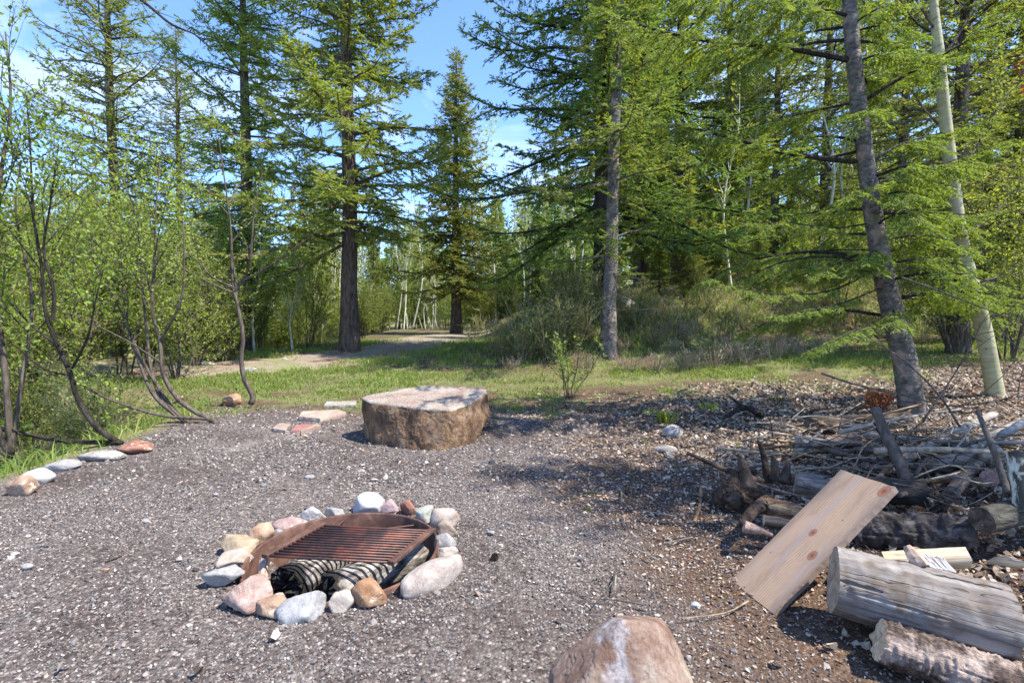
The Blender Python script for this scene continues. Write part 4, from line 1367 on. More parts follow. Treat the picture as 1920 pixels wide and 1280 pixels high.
# ================================================================== BOARD AND WOOD PILE
def m_board():
    m, nt, n, l = mat('pine_board')
    tc = n.new('ShaderNodeTexCoord'); ob = tc.outputs['Object']
    sx = n.new('ShaderNodeSeparateXYZ'); l.new(ob, sx.inputs[0])
    # grain: bands across Y, stretched along X, pushed aside round the knots
    w_ = tex_noise(n, l, mapping(n, l, ob, (1.6, 5, 5)), 1.4, 4, .5)
    mul = n.new('ShaderNodeMath'); mul.operation = 'MULTIPLY_ADD'; mul.inputs[1].default_value = .055
    l.new(w_.outputs[0], mul.inputs[0]); l.new(sx.outputs[1], mul.inputs[2])
    acc = mul.outputs[0]
    knots = KNOTS
    masks = []
    for (kx, ky, kr) in knots:
        dn = n.new('ShaderNodeVectorMath'); dn.operation = 'DISTANCE'
        mp = mapping(n, l, ob, (.75, 1, 0), (-kx * .75, -ky, 0))
        l.new(mp, dn.inputs[0]); dn.inputs[1].default_value = (0, 0, 0)
        g = n.new('ShaderNodeMath'); g.operation = 'DIVIDE'; g.inputs[1].default_value = kr
        l.new(dn.outputs['Value'], g.inputs[0])
        ex = n.new('ShaderNodeMath'); ex.operation = 'MULTIPLY'; ex.inputs[1].default_value = -.8
        l.new(g.outputs[0], ex.inputs[0])
        e2 = n.new('ShaderNodeMath'); e2.operation = 'EXPONENT'; l.new(ex.outputs[0], e2.inputs[0])
        e3 = n.new('ShaderNodeMath'); e3.operation = 'MULTIPLY_ADD'; e3.inputs[1].default_value = kr * 1.3
        l.new(e2.outputs[0], e3.inputs[0]); l.new(acc, e3.inputs[2]); acc = e3.outputs[0]
        masks.append(g.outputs[0])
    si = n.new('ShaderNodeMath'); si.operation = 'MULTIPLY'; si.inputs[1].default_value = 480
    l.new(acc, si.inputs[0])
    s2 = n.new('ShaderNodeMath'); s2.operation = 'SINE'; l.new(si.outputs[0], s2.inputs[0])
    r = ramp(n, [(0, (.315, .225, .155)), (.6, (.365, .265, .185)), (1, (.39, .29, .205))])
    mr = n.new('ShaderNodeMapRange'); mr.inputs[1].default_value = -1; l.new(s2.outputs[0], mr.inputs[0])
    l.new(mr.outputs[0], r.inputs[0])
    c = r.outputs[0]
    b = tex_noise(n, l, mapping(n, l, ob, (1.0, 3.5, 3)), 2.4, 5, .6)
    br = ramp(n, [(.3, (.70, .62, .60)), (.5, (1, .95, .93)), (.72, (1.12, 1.04, .96))]); l.new(b.outputs[0], br.inputs[0])
    c = mixc(n, l, 1, c, br.outputs[0], 'MULTIPLY')
    st = tex_noise(n, l, mapping(n, l, ob, (.8, 9, 9), (4, 2, 1)), 1.6, 4, .5)
    sr = ramp(n, [(.58, 0.0), (.68, .6)]); l.new(st.outputs[0], sr.inputs[0])
    c = mixc(n, l, sr.outputs[0], c, (.30, .24, .22))
    f = tex_noise(n, l, mapping(n, l, ob, (6, 60, 60)), 3, 4, .6)
    fr = ramp(n, [(.3, .88), (.7, 1.05)]); l.new(f.outputs[0], fr.inputs[0])
    c = mixc(n, l, 1, c, fr.outputs[0], 'MULTIPLY')
    ab = n.new('ShaderNodeMath'); ab.operation = 'ABSOLUTE'; l.new(sx.outputs[1], ab.inputs[0])
    dn_ = tex_noise(n, l, mapping(n, l, ob, (3, 12, 3)), 2.5, 7, .7)
    ad_ = n.new('ShaderNodeMath'); ad_.operation = 'MULTIPLY_ADD'; ad_.inputs[1].default_value = .09
    l.new(dn_.outputs[0], ad_.inputs[0]); l.new(ab.outputs[0], ad_.inputs[2])
    er = ramp(n, [(BW_ * .5 + .025 - .03, 0.0), (BW_ * .5 + .045, .7)]); l.new(ad_.outputs[0], er.inputs[0])
    c = mixc(n, l, er.outputs[0], c, (.17, .13, .11))
    d2_ = tex_noise(n, l, ob, 9, 9, .75); dr_ = ramp(n, [(.55, 0.0), (.75, .55)]); l.new(d2_.outputs[0], dr_.inputs[0])
    c = mixc(n, l, dr_.outputs[0], c, (.24, .18, .15))
    for mk in masks:
        kr_ = ramp(n, [(0, (.08, .035, .02)), (.3, (.20, .085, .05)), (.6, (.27, .125, .075)), (.82, (.15, .075, .05)), (1.0, (.33, .22, .16))])
        l.new(mk, kr_.inputs[0])
        kf = ramp(n, [(.7, 1.0), (1.0, 0.0)])
        l.new(mk, kf.inputs[0])
        c = mixc(n, l, kf.outputs[0], c, kr_.outputs[0])
    finish(n, l, c, .65, f.outputs[0], .25, .002, .3)
    return m
bl_ = gp(1373, 1089) + UP * .012
br_ = gp(1446, 1158) + UP * .012
Wv = br_ - bl_
dTL, dTR = ray(1584, 871), ray(1671, 923)
A_ = np.column_stack([dTL, -dTR]); t12 = np.linalg.lstsq(A_, -Wv, rcond=None)[0]
C0 = np.array([0, 0, CAMZ])
tl_, tr_ = C0 + dTL * t12[0], C0 + dTR * t12[1]
ex = (tl_ + tr_ - bl_ - br_) / 2; BL_ = np.linalg.norm(ex); ex = ex / BL_
ey = Wv - ex * (Wv @ ex); BW_ = np.linalg.norm(ey); ey /= BW_
ez = np.cross(ex, ey)
if ez[2] < 0: ey = -ey; ez = -ez
org = (bl_ + br_) / 2
print('BOARD', BL_, BW_, org, org + ex * BL_, 'tilt', math.degrees(math.asin(ex[2])))
def to_local(px, py):
    d = ray(px, py); t = ((org - C0) @ ez) / (d @ ez)
    q = C0 + d * t - org
    return q @ ex, q @ ey
KNOTS = [(*to_local(1523, 1041), .027), (*to_local(1524, 998), .023), (*to_local(1658, 921), .034), (*to_local(1580, 975), .006), (*to_local(1445, 1035), .006), (*to_local(1628, 889), .014)]
bt = .036
bm = bmesh.new()
nx_, ny_ = 60, 12
vs = [[bm.verts.new((BL_ * i / nx_, BW_ * (j / ny_ - .5), 0)) for j in range(ny_ + 1)] for i in range(nx_ + 1)]
for i in range(nx_):
    for j in range(ny_):
        bm.faces.new((vs[i][j], vs[i + 1][j], vs[i + 1][j + 1], vs[i][j + 1]))
ret = bmesh.ops.extrude_face_region(bm, geom=bm.faces[:])
for v in ret['geom']:
    if isinstance(v, bmesh.types.BMVert):
        v.co.z -= bt
bmesh.ops.recalc_face_normals(bm, faces=bm.faces[:])
eg = [e for e in bm.edges if len(e.link_faces) == 2 and e.calc_face_angle() > 1.2]
bmesh.ops.bevel(bm, geom=eg, offset=.0025, segments=2, affect='EDGES')
for v in bm.verts:
    e_ = abs(v.co.y) > BW_ * .49; f_ = v.co.x < .004 or v.co.x > BL_ - .004
    if e_ or f_:
        k_ = noise.noise(v.co * 9) * .004 + noise.noise(v.co * 40) * .0022
        if e_: v.co.y += k_
        if f_: v.co.x += noise.noise(v.co * 14) * .006 + noise.noise(v.co * 60) * .003
    v.co.z += .006 * (v.co.y / BW_) ** 2 * 2 + .0015 * noise.noise(v.co * 5)
me = bpy.data.meshes.new('board'); bm.to_mesh(me); bm.free()
me.materials.append(m_board())
for p in me.polygons: p.use_smooth = False
o = link('board', me)
o.matrix_world = Matrix(np.column_stack([np.append(ex, 0), np.append(ey, 0), np.append(ez, 0), np.append(org, 1)]).tolist())
tag(o, 'sawn pine board with dark knots leaning on the log pile', 'board')

OLD = m_wood('weathered_log', (.085, .07, .06), (.18, .155, .138), (.28, .255, .23), (.03, .025, .022), (1.0, 11, 11), (.12, .085, .06), .9, .012)
END = m_wood('cut_end', (.20, .15, .11), (.34, .26, .19), (.46, .37, .28), stretch=(8, 8, 8))
PALE = m_wood('split_pale', (.42, .30, .18), (.56, .43, .28), (.68, .56, .40), (.2, .13, .07), (2, 18, 18))
ROTTEN = m_wood('rotten_wood', (.09, .05, .03), (.26, .15, .08), (.45, .32, .18), (.03, .02, .015), (2, 14, 14), (.07, .05, .04))
DARKW = m_wood('damp_wood', (.03, .025, .02), (.09, .07, .055), (.18, .14, .115), (.015, .012, .01), (1.6, 10, 10))
LG = 'logs in the wood pile'
big = log_between('log', at(1562, 1086, 2.28), at(1884, 1172, 2.03), .143, .157, (OLD, END), 'thick grey weathered barkless log with long cracks, biggest in the wood pile', 'log', LG, 240, 50, .07, 11, jag=.006, cracks=11)
# broken limb stub and pale splinters on it
Mi = big.matrix_world.inverted()
def loc(p): return np.array((Mi @ Vector(p))[:])
mb = MB()
p0, p1 = loc(at(1726, 1062, 2.17)), loc(at(1700, 1022, 2.22))
mb.add(*tube(smooth_path([p0, (p0 + p1) / 2, p1], 6), [.034, .032, .03, .028, .022, .012], 8, True, .5, 4))
link('limb_stub', mb.mesh('limb_stub', [SPLIT]), big)
mb = MB(); rs = np.random.default_rng(5)
for j in range(46):
    u = j / 45
    a_ = loc(at(1745 + 46 * u, 1062 + 10 * u, 2.165)); b_ = loc(at(1728 + 34 * u + rs.normal() * 3, 1040 + 3 * u + rs.normal() * 4, 2.19 + rs.normal() * .01))
    mb.add(*tube(np.stack([a_, b_]), [.004, .0012], 4))
o2 = link('splinters', mb.mesh('splinters', [m_wood('splinter_pale', (.5, .45, .4), (.62, .57, .52), (.72, .68, .63))]), big)
o2['kind'] = 'stuff'
log_between('log', at(1648, 1200, 2.02), at(1905, 1292, 1.86), .082, .092, (BARK_ROUGH, PALE), 'split log with flaking pinkish bark and cut orange end below the big grey log', 'log', LG, 110, 90, .2, 12, jag=.015, cracks=9)
log_between('log', at(1600, 992, 3.08), at(1818, 1000, 2.86), .105, .10, (m_bark('bark_dark_sunlit', (.03, .026, .024), (.11, .09, .08), (.34, .30, .27), (4, 12, 12), .03), DARKW), 'dark flaky barked log behind the big grey log, sunlit along its top', 'log', LG, 100, 60, .3, 13, jag=.02, cracks=8)  # dark bark, its palest tone raised to paint in sunlit flakes
log_between('firewood_piece', at(1655, 1050, 2.62), at(1812, 1044, 2.52), .050, .055, (PALE, PALE), 'pale yellow split firewood behind the big grey log', 'firewood', None, 5, 10, .15, 14)
log_between('log', at(1490, 905, 3.35), at(1590, 922, 3.22), .075, .075, (m_bark('bark_bleached', (.08, .07, .06), (.22, .19, .17), (.42, .38, .34), (4, 12, 12)), END), 'short log with a bleached top just left of the upper half of the board', 'log', LG, 24, 14, .18, 15)
log_between('log', at(1618, 915, 3.40), at(1735, 926, 3.25), .085, .08, (m_bark('bark_blackish', (.02, .018, .017), (.06, .055, .05), (.13, .12, .11), (4, 12, 12)), DARKW), 'blackish log tucked behind the upper right edge of the board', 'log', LG, 24, 14, .2, 16)
log_between('log', at(1500, 838, 4.45), at(1650, 818, 4.65), .075, .065, (m_bark('bark_pinkish', (.12, .09, .075), (.26, .20, .165), (.38, .31, .27), (4, 12, 12), .02), END), 'long pinkish barked log lying behind the pile left of the leaning stake', 'log', LG, 24, 22, .15, 17)
log_between('log', at(1752, 872, 3.75), at(1868, 848, 3.85), .055, .06, (m_wood('bare_log', (.14, .11, .085), (.26, .21, .165), (.38, .32, .26)), END), 'smooth bare brown log above the dark hollow of the pile', 'log', LG, 20, 16, .12, 18)
log_between('log', at(1856, 896, 3.30), at(1900, 878, 3.95), .052, .05, (DARKW, m_wood('end_red', (.2, .11, .09), (.28, .17, .14), (.34, .22, .18), stretch=(8, 8, 8))), 'dark log showing its round reddish cut end in the hollow of the pile', 'log', LG, 20, 10, .1, 19)
log_between('log', at(1908, 848, 2.85), at(1924, 960, 2.75), .05, .052, (m_aspen('bark_birch', (.60, .58, .54), (.05, .045, .04), 1.6, .46), DARKW), 'upright white and black birch log at the right edge of the pile', 'log', LG, 20, 14, .1, 20)
log_between('log', at(1780, 930, 3.15), at(1835, 860, 3.65), .04, .04, (DARKW, DARKW), 'thin dark log slanting back into the hollow under the bare brown log', 'log', LG, 14, 10, .1, 21)
log_between('log', at(1840, 975, 2.75), at(1990, 940, 2.9), .07, .07, (m_bark('bark_mossy', (.05, .045, .04), (.11, .10, .08), (.2, .18, .15), (4, 12, 12)), DARKW), 'dull dark log running out of view at the lower right of the hollow', 'log', LG, 20, 12, .2, 22)
log_between('log', at(1520, 800, 5.0), at(1700, 786, 5.3), .09, .08, (m_bark('bark_brown', (.05, .035, .028), (.12, .085, .06), (.2, .15, .11), (4, 12, 12)), DARKW), 'dark brown log at the foot of the leaning grey trunk', 'log', LG, 20, 14, .2, 23)
log_between('firewood_piece', at(1445, 950, 3.22), at(1522, 968, 3.05), .058, .045, (ROTTEN, ROTTEN), 'crumbling orange brown rotten firewood left of the board', 'firewood', None, 7, 14, .55, 24, jag=.05, end_rough=.02)
log_between('firewood_piece', at(1432, 975, 3.05), at(1500, 985, 3.0), .034, .03, (DARKW, PALE), 'dark wet firewood with one pale cut end under the rotten piece', 'firewood', None, 7, 10, .4, 25)
log_between('firewood_piece', at(1395, 985, 3.0), at(1448, 1003, 2.95), .04, .012, (m_wood('ribbed_bark', (.20, .12, .09), (.32, .21, .16), (.42, .30, .24), stretch=(26, 6, 6)), SPLIT), 'ribbed pinkish bark slab propped left of the board', 'bark slab', None, 6, 10, .3, 26)

# uprooted charred stump with its roots
st = gp(1400, 985)
rootm = m_bark('root_dark', (.02, .015, .012), (.085, .06, .045), (.20, .145, .105), (6, 6, 4), .04)
stump = thing('charred_stump', tuple(st), 'charred uprooted stump with black root spikes left of the board', 'stump')
V, F = poly_rock(rand_planes(np.random.default_rng(8), 10, .5), 5, 8, .22, 2.2, 9, .06)
V = V * [.20, .22, .17] + [.05, .28, .12]
link('root_mass', mesh_np('root_mass', V, [(F, 0)], [rootm], True), stump)
def sw(px, py, Y): return at(px, py, Y) - st
for pts_, r0_, r1_ in [((sw(1430, 905, 3.35), sw(1360, 880, 3.4), sw(1288, 848, 3.5)), .028, .012), ((sw(1440, 905, 3.45), sw(1433, 860, 3.5), sw(1424, 828, 3.5)), .03, .014),
                       ((sw(1455, 900, 3.4), sw(1452, 870, 3.4), sw(1448, 852, 3.42)), .04, .008), ((sw(1470, 905, 3.35), sw(1475, 880, 3.38), sw(1480, 862, 3.4)), .04, .01),
                       ((sw(1405, 915, 3.3), sw(1392, 870, 3.35), sw(1386, 850, 3.35)), .05, .01), ((sw(1440, 940, 3.3), sw(1410, 960, 3.15), sw(1392, 985, 3.05)), .05, .02)]:
    mb = MB(); mb.add(*tube(smooth_path(pts_, 14), np.linspace(r0_, r1_, 14), 10, True, .35, 3))
    link('root', mb.mesh('root', [rootm], True), stump)

# sticks, stakes and poles
def stick(pts, r0, r1, m, label, group=None, cat='stick', name='stick', seed=0, sides=8, n=20, rn=.2):
    P = smooth_path(pts, n)
    c_ = P[0].copy()
    mb = MB(); mb.add(*tube(P - c_, np.linspace(r0, r1, n), sides, True, rn, seed))
    o = link(name, mb.mesh(name, [m], True)); o.location = c_
    return tag(o, label, cat, group)
stick([at(1640, 765, 3.75), at(1668, 828, 3.6), at(1703, 905, 3.4)], .030, .042, BARK_STEM, 'thick brown stake standing slanted in the middle of the pile', sides=12, rn=.3)
stick([at(1832, 770, 3.3), at(1862, 840, 3.1), at(1890, 925, 2.95)], .012, .022, BARK_STEM, 'slender brown stick leaning over the hollow at the right of the pile', rn=.3)
STK = m_wood('bare_stick', (.13, .11, .09), (.25, .215, .18), (.36, .32, .275), stretch=(3, 3, 3))
stick([at(1692, 864, 3.95), at(1770, 822, 4.3), at(1864, 776, 4.8)], .040, .035, STK, 'long smooth pole running back to the aspen foot, thickest of the poles', cat='pole', name='pole', sides=12)
stick([at(1640, 850, 3.9), at(1740, 830, 4.2), at(1790, 800, 4.5)], .016, .012, BARK_STEM, 'thin pole just left of the long smooth pole', cat='pole', name='pole')
stick([at(1580, 848, 4.1), at(1625, 838, 4.2), at(1670, 822, 4.3)], .018, .014, BARK_STEM, 'thin crooked pole crossing in front of the long pinkish log', cat='pole', name='pole')
stick([at(1800, 850, 4.0), at(1850, 825, 4.3), at(1918, 790, 4.6)], .045, .04, STK, 'pale broken pole at the right rear of the pile', cat='pole', name='pole', sides=12)
stick([at(1878, 815, 4.0), at(1905, 800, 4.2), at(1940, 775, 4.4)], .03, .03, m_wood('grey_pole', (.16, .14, .12), (.27, .24, .21), (.38, .34, .30), stretch=(3, 3, 3)), 'greyish split pole at the far right of the pile', cat='pole', name='pole')
stick([at(1745, 898, 3.4), at(1790, 888, 3.4), at(1815, 882, 3.42)], .006, .012, PALE, 'flat pale strip of wood bridging the dark hollow', rn=.5)
stick([gp(1299, 990) + UP * .02, gp(1312, 955) + UP * .03, gp(1315, 912) + UP * .02], .010, .016, ROTTEN, 'short orange and white broken stick on dark ground left of the stump', rn=.4)
stick([gp(198, 1056) + UP * .012, gp(232, 1043) + UP * .012], .006, .005, BARK_STEM, 'small brown twig lying in the gravel left of the fire pit')
stick([at(1415, 905, 3.2) , at(1480, 925, 3.15), at(1545, 935, 3.05)], .008, .004, BARK_STEM, 'thin twig resting against the left edge of the board')
rs = np.random.default_rng(21)
for j in range(140):                               # the loose brushwood heaped behind and beside the logs
    x = rs.uniform(2.3, 4.6); y = rs.uniform(3.5, 5.2)
    if x > y * 1.05: continue
    a_ = rs.normal(.35, .45); L = rs.uniform(.4, 1.3)
    z = H(x, y) + rs.uniform(.03, .27) * math.exp(-((x - 3.2) / 1.2) ** 2) + .02
    d_ = np.array([math.cos(a_), math.sin(a_), rs.normal() * .14])
    p0 = np.array([x, y, z]) - d_ * L / 2; p2 = p0 + d_ * L
    p1 = (p0 + p2) / 2 + rs.normal(size=3) * L * .04
    for p in (p0, p1, p2): p[2] = max(p[2], H(p[0], p[1]) + .012)
    r_ = rs.uniform(.006, .028) if j % 2 else rs.uniform(.003, .010)
    stick([p0, p1, p2], r_, r_ * .5, [STK, BARK_STEM, TWIG_DRY, ROTTEN][rs.integers(4)], 'loose stick lying in the heap of brushwood behind the logs', 'sticks in the brushwood heap', seed=j, n=10, sides=6)
CHIPS = []
for j in range(230):                              # fine brush tangled through the pile
    x = rs.uniform(1.9, 4.4); y = rs.uniform(2.9, 5.4)
    if x > y * 1.02 or x < .52 * y: continue
    a_ = rs.normal(.3, .7); L = rs.uniform(.25, .9)
    z = H(x, y) + rs.uniform(.02, .30) * math.exp(-((x - 3.0) / 1.2) ** 2)
    d_ = np.array([math.cos(a_), math.sin(a_), rs.normal() * .22])
    p0 = np.array([x, y, z]) - d_ * L / 2; p2 = p0 + d_ * L
    p1 = (p0 + p2) / 2 + rs.normal(size=3) * L * .14
    for p in (p0, p1, p2): p[2] = max(p[2], H(p[0], p[1]) + .01)
    stick([p0, p1, p2], rs.uniform(.003, .008), .002, [STK, BARK_STEM, TWIG_DRY, BARK_DARK][rs.integers(4)], 'fine dead twig tangled in the wood pile', 'fine twigs tangled in the wood pile', 'twig', 'twig', n=9, sides=5)
for j in range(110):                               # slabs of shed bark and rotten chips
    x = rs.uniform(1.3, 4.2); y = rs.uniform(2.3, 5.0)
    if x > y * 1.0 or x < .45 * y: continue
    L = rs.uniform(.05, .2); p0 = np.array([x, y, H(x, y) + rs.uniform(.015, .06)]); a_ = rs.uniform(0, 6.28)
    V, F = poly_rock(rand_planes(np.random.default_rng(j), 7, .4), 2, 20, .15, 2.5, j, .03)
    V = V * [L * .5, L * rs.uniform(.15, .3), .012]
    V[:, 2] += .25 * (V[:, 1] ** 2) / max(L * .1, .01)
    o = link('bark_chip', mesh_np('bark_chip', V, [(F, 0)], [[ROTTEN, BARK_ROUGH, DARKW, SPLIT, PALE][rs.integers(5)]]))
    o.location = p0; o.rotation_euler = (rs.normal() * .35, rs.normal() * .35, a_)
    tag(o, 'loose chip of bark or wood lying among the logs', 'bark chip', 'chips of bark among the logs')
for j in range(110):                               # twigs strewn over the litter
    x = rs.uniform(.4, 5.5); y = rs.uniform(2.2, 7.2)
    if x > y * 1.0 or x < .25 * y - .2: continue
    a_ = rs.uniform(0, 6.28); L = rs.uniform(.12, .45)
    d_ = np.array([math.cos(a_), math.sin(a_), 0]); p0 = np.array([x, y, 0]); 
    ps = [p0, p0 + d_ * L * .5 + rs.normal(size=3) * L * .05, p0 + d_ * L]
    for p in ps: p[2] = H(p[0], p[1]) + .018 + rs.uniform(0, .015)
    stick(ps, .005, .0025, [STK, BARK_STEM, TWIG_DRY][rs.integers(3)], 'thin twig strewn on the leaf litter', 'twigs strewn over the leaf litter', 'twig', 'twig', n=7, sides=5)
# fallen forked limb in the litter
fl = gp(1400, 790)
fo_ = thing('fallen_limb', tuple(fl), 'dark forked piece of fallen limb in the litter below the green tufts', 'limb')
mb = MB(); mb.add(*tube(smooth_path([at(1358, 782, fl[1] - .1) - fl, at(1395, 768, fl[1]) - fl + UP * .03, at(1428, 778, fl[1] + .1) - fl], 12), np.linspace(.02, .05, 12), 10, True, .3, 2)); link('main_limb', mb.mesh('main_limb', [BARK_DARK], True), fo_)
mb = MB(); mb.add(*tube(smooth_path([at(1395, 768, fl[1]) - fl, at(1380, 752, fl[1]) - fl, at(1364, 742, fl[1]) - fl], 8), np.linspace(.03, .008, 8), 8, True, .3, 2)); link('fork', mb.mesh('fork', [BARK_DARK], True), fo_)
# pine cone
pc = gp(927, 1050)
mb = MB()
for j in range(60):
    t_ = j / 59; th_ = j * 2.4
    r_ = .021 * math.sin(math.pi * (t_ * .85 + .12)); z_ = .055 * (t_ - .5)
    d_ = np.array([math.cos(th_), math.sin(th_), .5]); c_ = np.array([r_ * .5 * math.cos(th_), r_ * .5 * math.sin(th_), z_])
    S_ = np.array([-math.sin(th_), math.cos(th_), 0]) * .006
    mb.add(np.stack([c_ - S_, c_ + S_, c_ + d_ * r_ * .75 + S_ * .7, c_ + d_ * r_ * .75 - S_ * .7]), np.array([[0, 1, 2, 3]]))
V0, F0 = ico(2); mb.add(V0 * [.010, .010, .026], F0)
o = link('pine_cone', mb.mesh('pine_cone', [BARK_DARK])); o.location = pc + UP * .018; o.rotation_euler = (1.2, .3, .4)
tag(o, 'small dark pine cone on the gravel right of the fire pit', 'pine cone')
# sawn stump under the left stems
sp = gp(338, 752) 
log_between('cut_stump', sp - UP * .12 + np.array([-.04, .05, 0]), sp + np.array([.03, -.06, .08]), .055, .05, (BARK_DARK, m_wood('fresh_cut', (.36, .18, .09), (.48, .27, .15), (.56, .36, .22), stretch=(8, 8, 8))), 'small stub with orange sawn face among the multi stemmed shrub', 'stump', seed=31, sides=14, seg=6, endparts=(None, 'cut_end'))

# ================================================================== TREES
Z = lambda x, y: (x, y, H(x, y) - .05)
# --- big spruce left of the path
ME_A = conifer_mesh(101, 20.0, .235, 3.3, 3.3, NEEDLE_Y, BARK_RED, wh=.42, per=5, tw_sp=.13, tw_len=.9, card=(.15, .040), card_sp=.05, power=.55, sparse=.16, up_top=1.0, down=-.16, dead=14, lowdense=1.0)
b = gp(656, 660, 60); Yb = 15.0
p = at(656, 640, Yb)
plant('spruce_tree', ME_A, Z(p[0], Yb), 'tall open crowned spruce with reddish trunk where red road meets the path', 'tree', rz=.4)
# --- narrow spruce on the far side of the path
ME_B = conifer_mesh(102, 15.2, .30, 2.6, 2.5, NEEDLE_Y, BARK_RED, wh=.34, per=6, tw_sp=.15, tw_len=.75, card=(.2, .06), card_sp=.085, power=.75, sparse=.02, up_top=.35, down=-.22, lowdense=1)
p = at(855, 612, 28)
plant('spruce_tree', ME_B, Z(p[0], 28), 'narrow pointed spruce standing at the far end of the path', 'tree')
# --- dense dark spruce and the grey trunk in front of it
ME_C = conifer_mesh(103, 17.5, .30, 2.6, 3.6, NEEDLE_D, BARK_DARK, wh=.40, per=5, tw_sp=.14, tw_len=.95, card=(.16, .040), card_sp=.06, power=.6, sparse=.14, up_top=.35, down=-.18, lowdense=1)
p = at(1126, 560, 14.5)
plant('spruce_tree', ME_C, Z(p[0], 14.5), 'broad dense dark green spruce on the bank right of the sky gap', 'tree', rz=1.0)
ME_D = conifer_mesh(104, 14.5, .155, 2.4, 2.1, NEEDLE, BARK_GREY, wh=.40, per=4, tw_sp=.13, tw_len=.75, card=(.14, .034), card_sp=.06, power=.6, sparse=.25, up_top=.3, down=-.1, dead=10, lean=.012)
p = at(1141, 645, 11.8)
plant('fir_tree', ME_D, Z(p[0], 11.8), 'slim grey trunked fir at the foot of the bank in front of the dark spruce', 'tree')
# --- open firs against the sky at left
ME_E = conifer_mesh(105, 17.5, .21, 2.6, 2.7, NEEDLE_Y, BARK_FIR, wh=.42, per=5, tw_sp=.15, tw_len=.75, card=(.14, .042), card_sp=.085, power=.6, sparse=.16, up_top=.7, down=-.05, dead=8)
ME_F = conifer_mesh(106, 17.5, .24, 3.0, 2.6, NEEDLE, BARK_FIR, wh=.40, per=5, tw_sp=.14, tw_len=.85, card=(.16, .042), card_sp=.075, power=.7, sparse=.1, up_top=.55, down=-.1, dead=6)
ME_G = conifer_mesh(107, 13.0, .2, 1.6, 2.3, NEEDLE_Y, BARK_FIR, wh=.36, per=6, tw_sp=.15, tw_len=.7, card=(.18, .055), card_sp=.09, power=.8, sparse=.05, up_top=.35, down=-.2, lowdense=1)
def px_tree(nm, me, px, Y, label, cat='tree', group=None, s=1.0, rz=0.0):
    X = at(px, 600, Y)[0]
    return plant(nm, me, Z(X, Y), label, cat, group, rz, s)
px_tree('fir_tree', ME_E, 216, 17.5, 'tall sparse fir showing blue sky between its limbs, furthest left of the tall firs', rz=.3)
px_tree('fir_tree', ME_E, 340, 25, 'thin distant fir between the two tall firs at left', rz=2.1, s=.95)
px_tree('fir_tree', ME_F, 462, 17.5, 'tall full yellow green fir just left of the reddish trunked spruce', rz=.9)
px_tree('fir_tree', ME_G, 585, 23, 'bushy low fir behind the reddish trunked spruce, on its left', s=.72)

# --- leaning grey trunk at right, near
P0 = gp(1712, 778)
Yt = P0[1]
def t8(px, py, dy=0.0): return at(px, py, Yt + dy) - P0
t = thing('fir_tree', tuple(P0), 'leaning grey trunked fir with long drooping boughs beside the wood pile', 'tree')
tr = [np.array([.02, 0, -.25]), t8(1712, 778), t8(1706, 730), t8(1690, 650), t8(1668, 560), t8(1650, 480), t8(1628, 340), t8(1606, 160), t8(1592, 0), t8(1580, -160), t8(1572, -330), t8(1566, -520)]
P = smooth_path(tr, 60)
R = np.interp(np.linspace(0, 1, 60), [0, .09, .16, .3, .5, .7, 1], [.185, .158, .140, .125, .100, .080, .03])
mb = MB(); mb.add(*tube(P, R, 24, True, .10, 3)); link('trunk', mb.mesh('trunk', [BARK_GREY], True), t)
mb = MB(); rs = np.random.default_rng(77)
near = dict(card=(.052, .011), card_sp=.015, droop=.55, sub=(.07, .7, .42), tilt=.16, tw_wood=True)
def b8(pts, r0, L=.5, sp=.085, **kw):
    a = dict(near); a.update(kw)
    bough(mb, pts, r0, sp, .85, L, rs, start=a.pop('start', .25), sides=6, **a)
b8([t8(1590, 112), t8(1480, 92, -.1), t8(1330, 78, -.25), t8(1215, 52, -.4), t8(1130, 20, -.5)], .036, .75, droop=.6)
b8([t8(1604, 303), t8(1500, 292, -.1), t8(1405, 268, -.2), t8(1300, 240, -.3), t8(1230, 232, -.35)], .034, .62, droop=.45)
b8([t8(1592, 50), t8(1530, 58, .3), t8(1450, 72, .7), t8(1380, 100, 1.0)], .02, .5)
b8([t8(1590, 30), t8(1520, 10, -.4), t8(1400, -10, -.8), t8(1250, -10, -1.2)], .022, .7, droop=.6)
b8([t8(1618, 190), t8(1540, 205, .5), t8(1440, 230, .9), t8(1330, 262, 1.3)], .018, .5)
b8([t8(1605, 285), t8(1540, 300, .4), t8(1460, 330, .8), t8(1370, 372, 1.2)], .018, .5)
b8([t8(1622, 420), t8(1560, 428, -.2), t8(1480, 418, -.4), t8(1390, 420, -.6)], .012, .3)
b8([t8(1640, 505), t8(1560, 545, -.3), t8(1460, 552, -.6), t8(1385, 540, -.8), t8(1325, 522, -.9)], .014, .24)
b8([t8(1650, 540), t8(1580, 568, -.5), t8(1500, 585, -.9), t8(1440, 592, -1.1)], .012, .22)
b8([t8(1665, 590), t8(1620, 612, -.6), t8(1560, 640, -1.1), t8(1500, 668, -1.5)], .011, .22)
b8([t8(1645, 470), t8(1590, 468, .4), t8(1530, 470, .8), t8(1450, 478, 1.1)], .012, .35)
b8([t8(1628, 350), t8(1700, 330, .2), t8(1790, 300, .4), t8(1900, 260, .6)], .018, .5)
b8([t8(1610, 195), t8(1700, 140, -.2), t8(1800, 85, -.4), t8(1925, 10, -.6)], .026, .6, droop=.5)
b8([t8(1640, 300), t8(1690, 270, .3), t8(1780, 245, .6), t8(1880, 215, .9)], .018, .5)
b8([t8(1655, 400), t8(1720, 398, -.3), t8(1800, 402, -.6), t8(1860, 398, -.8)], .012, .35)
b8([t8(1668, 560), t8(1720, 560, .4), t8(1780, 570, .8), t8(1840, 590, 1.1)], .012, .25)
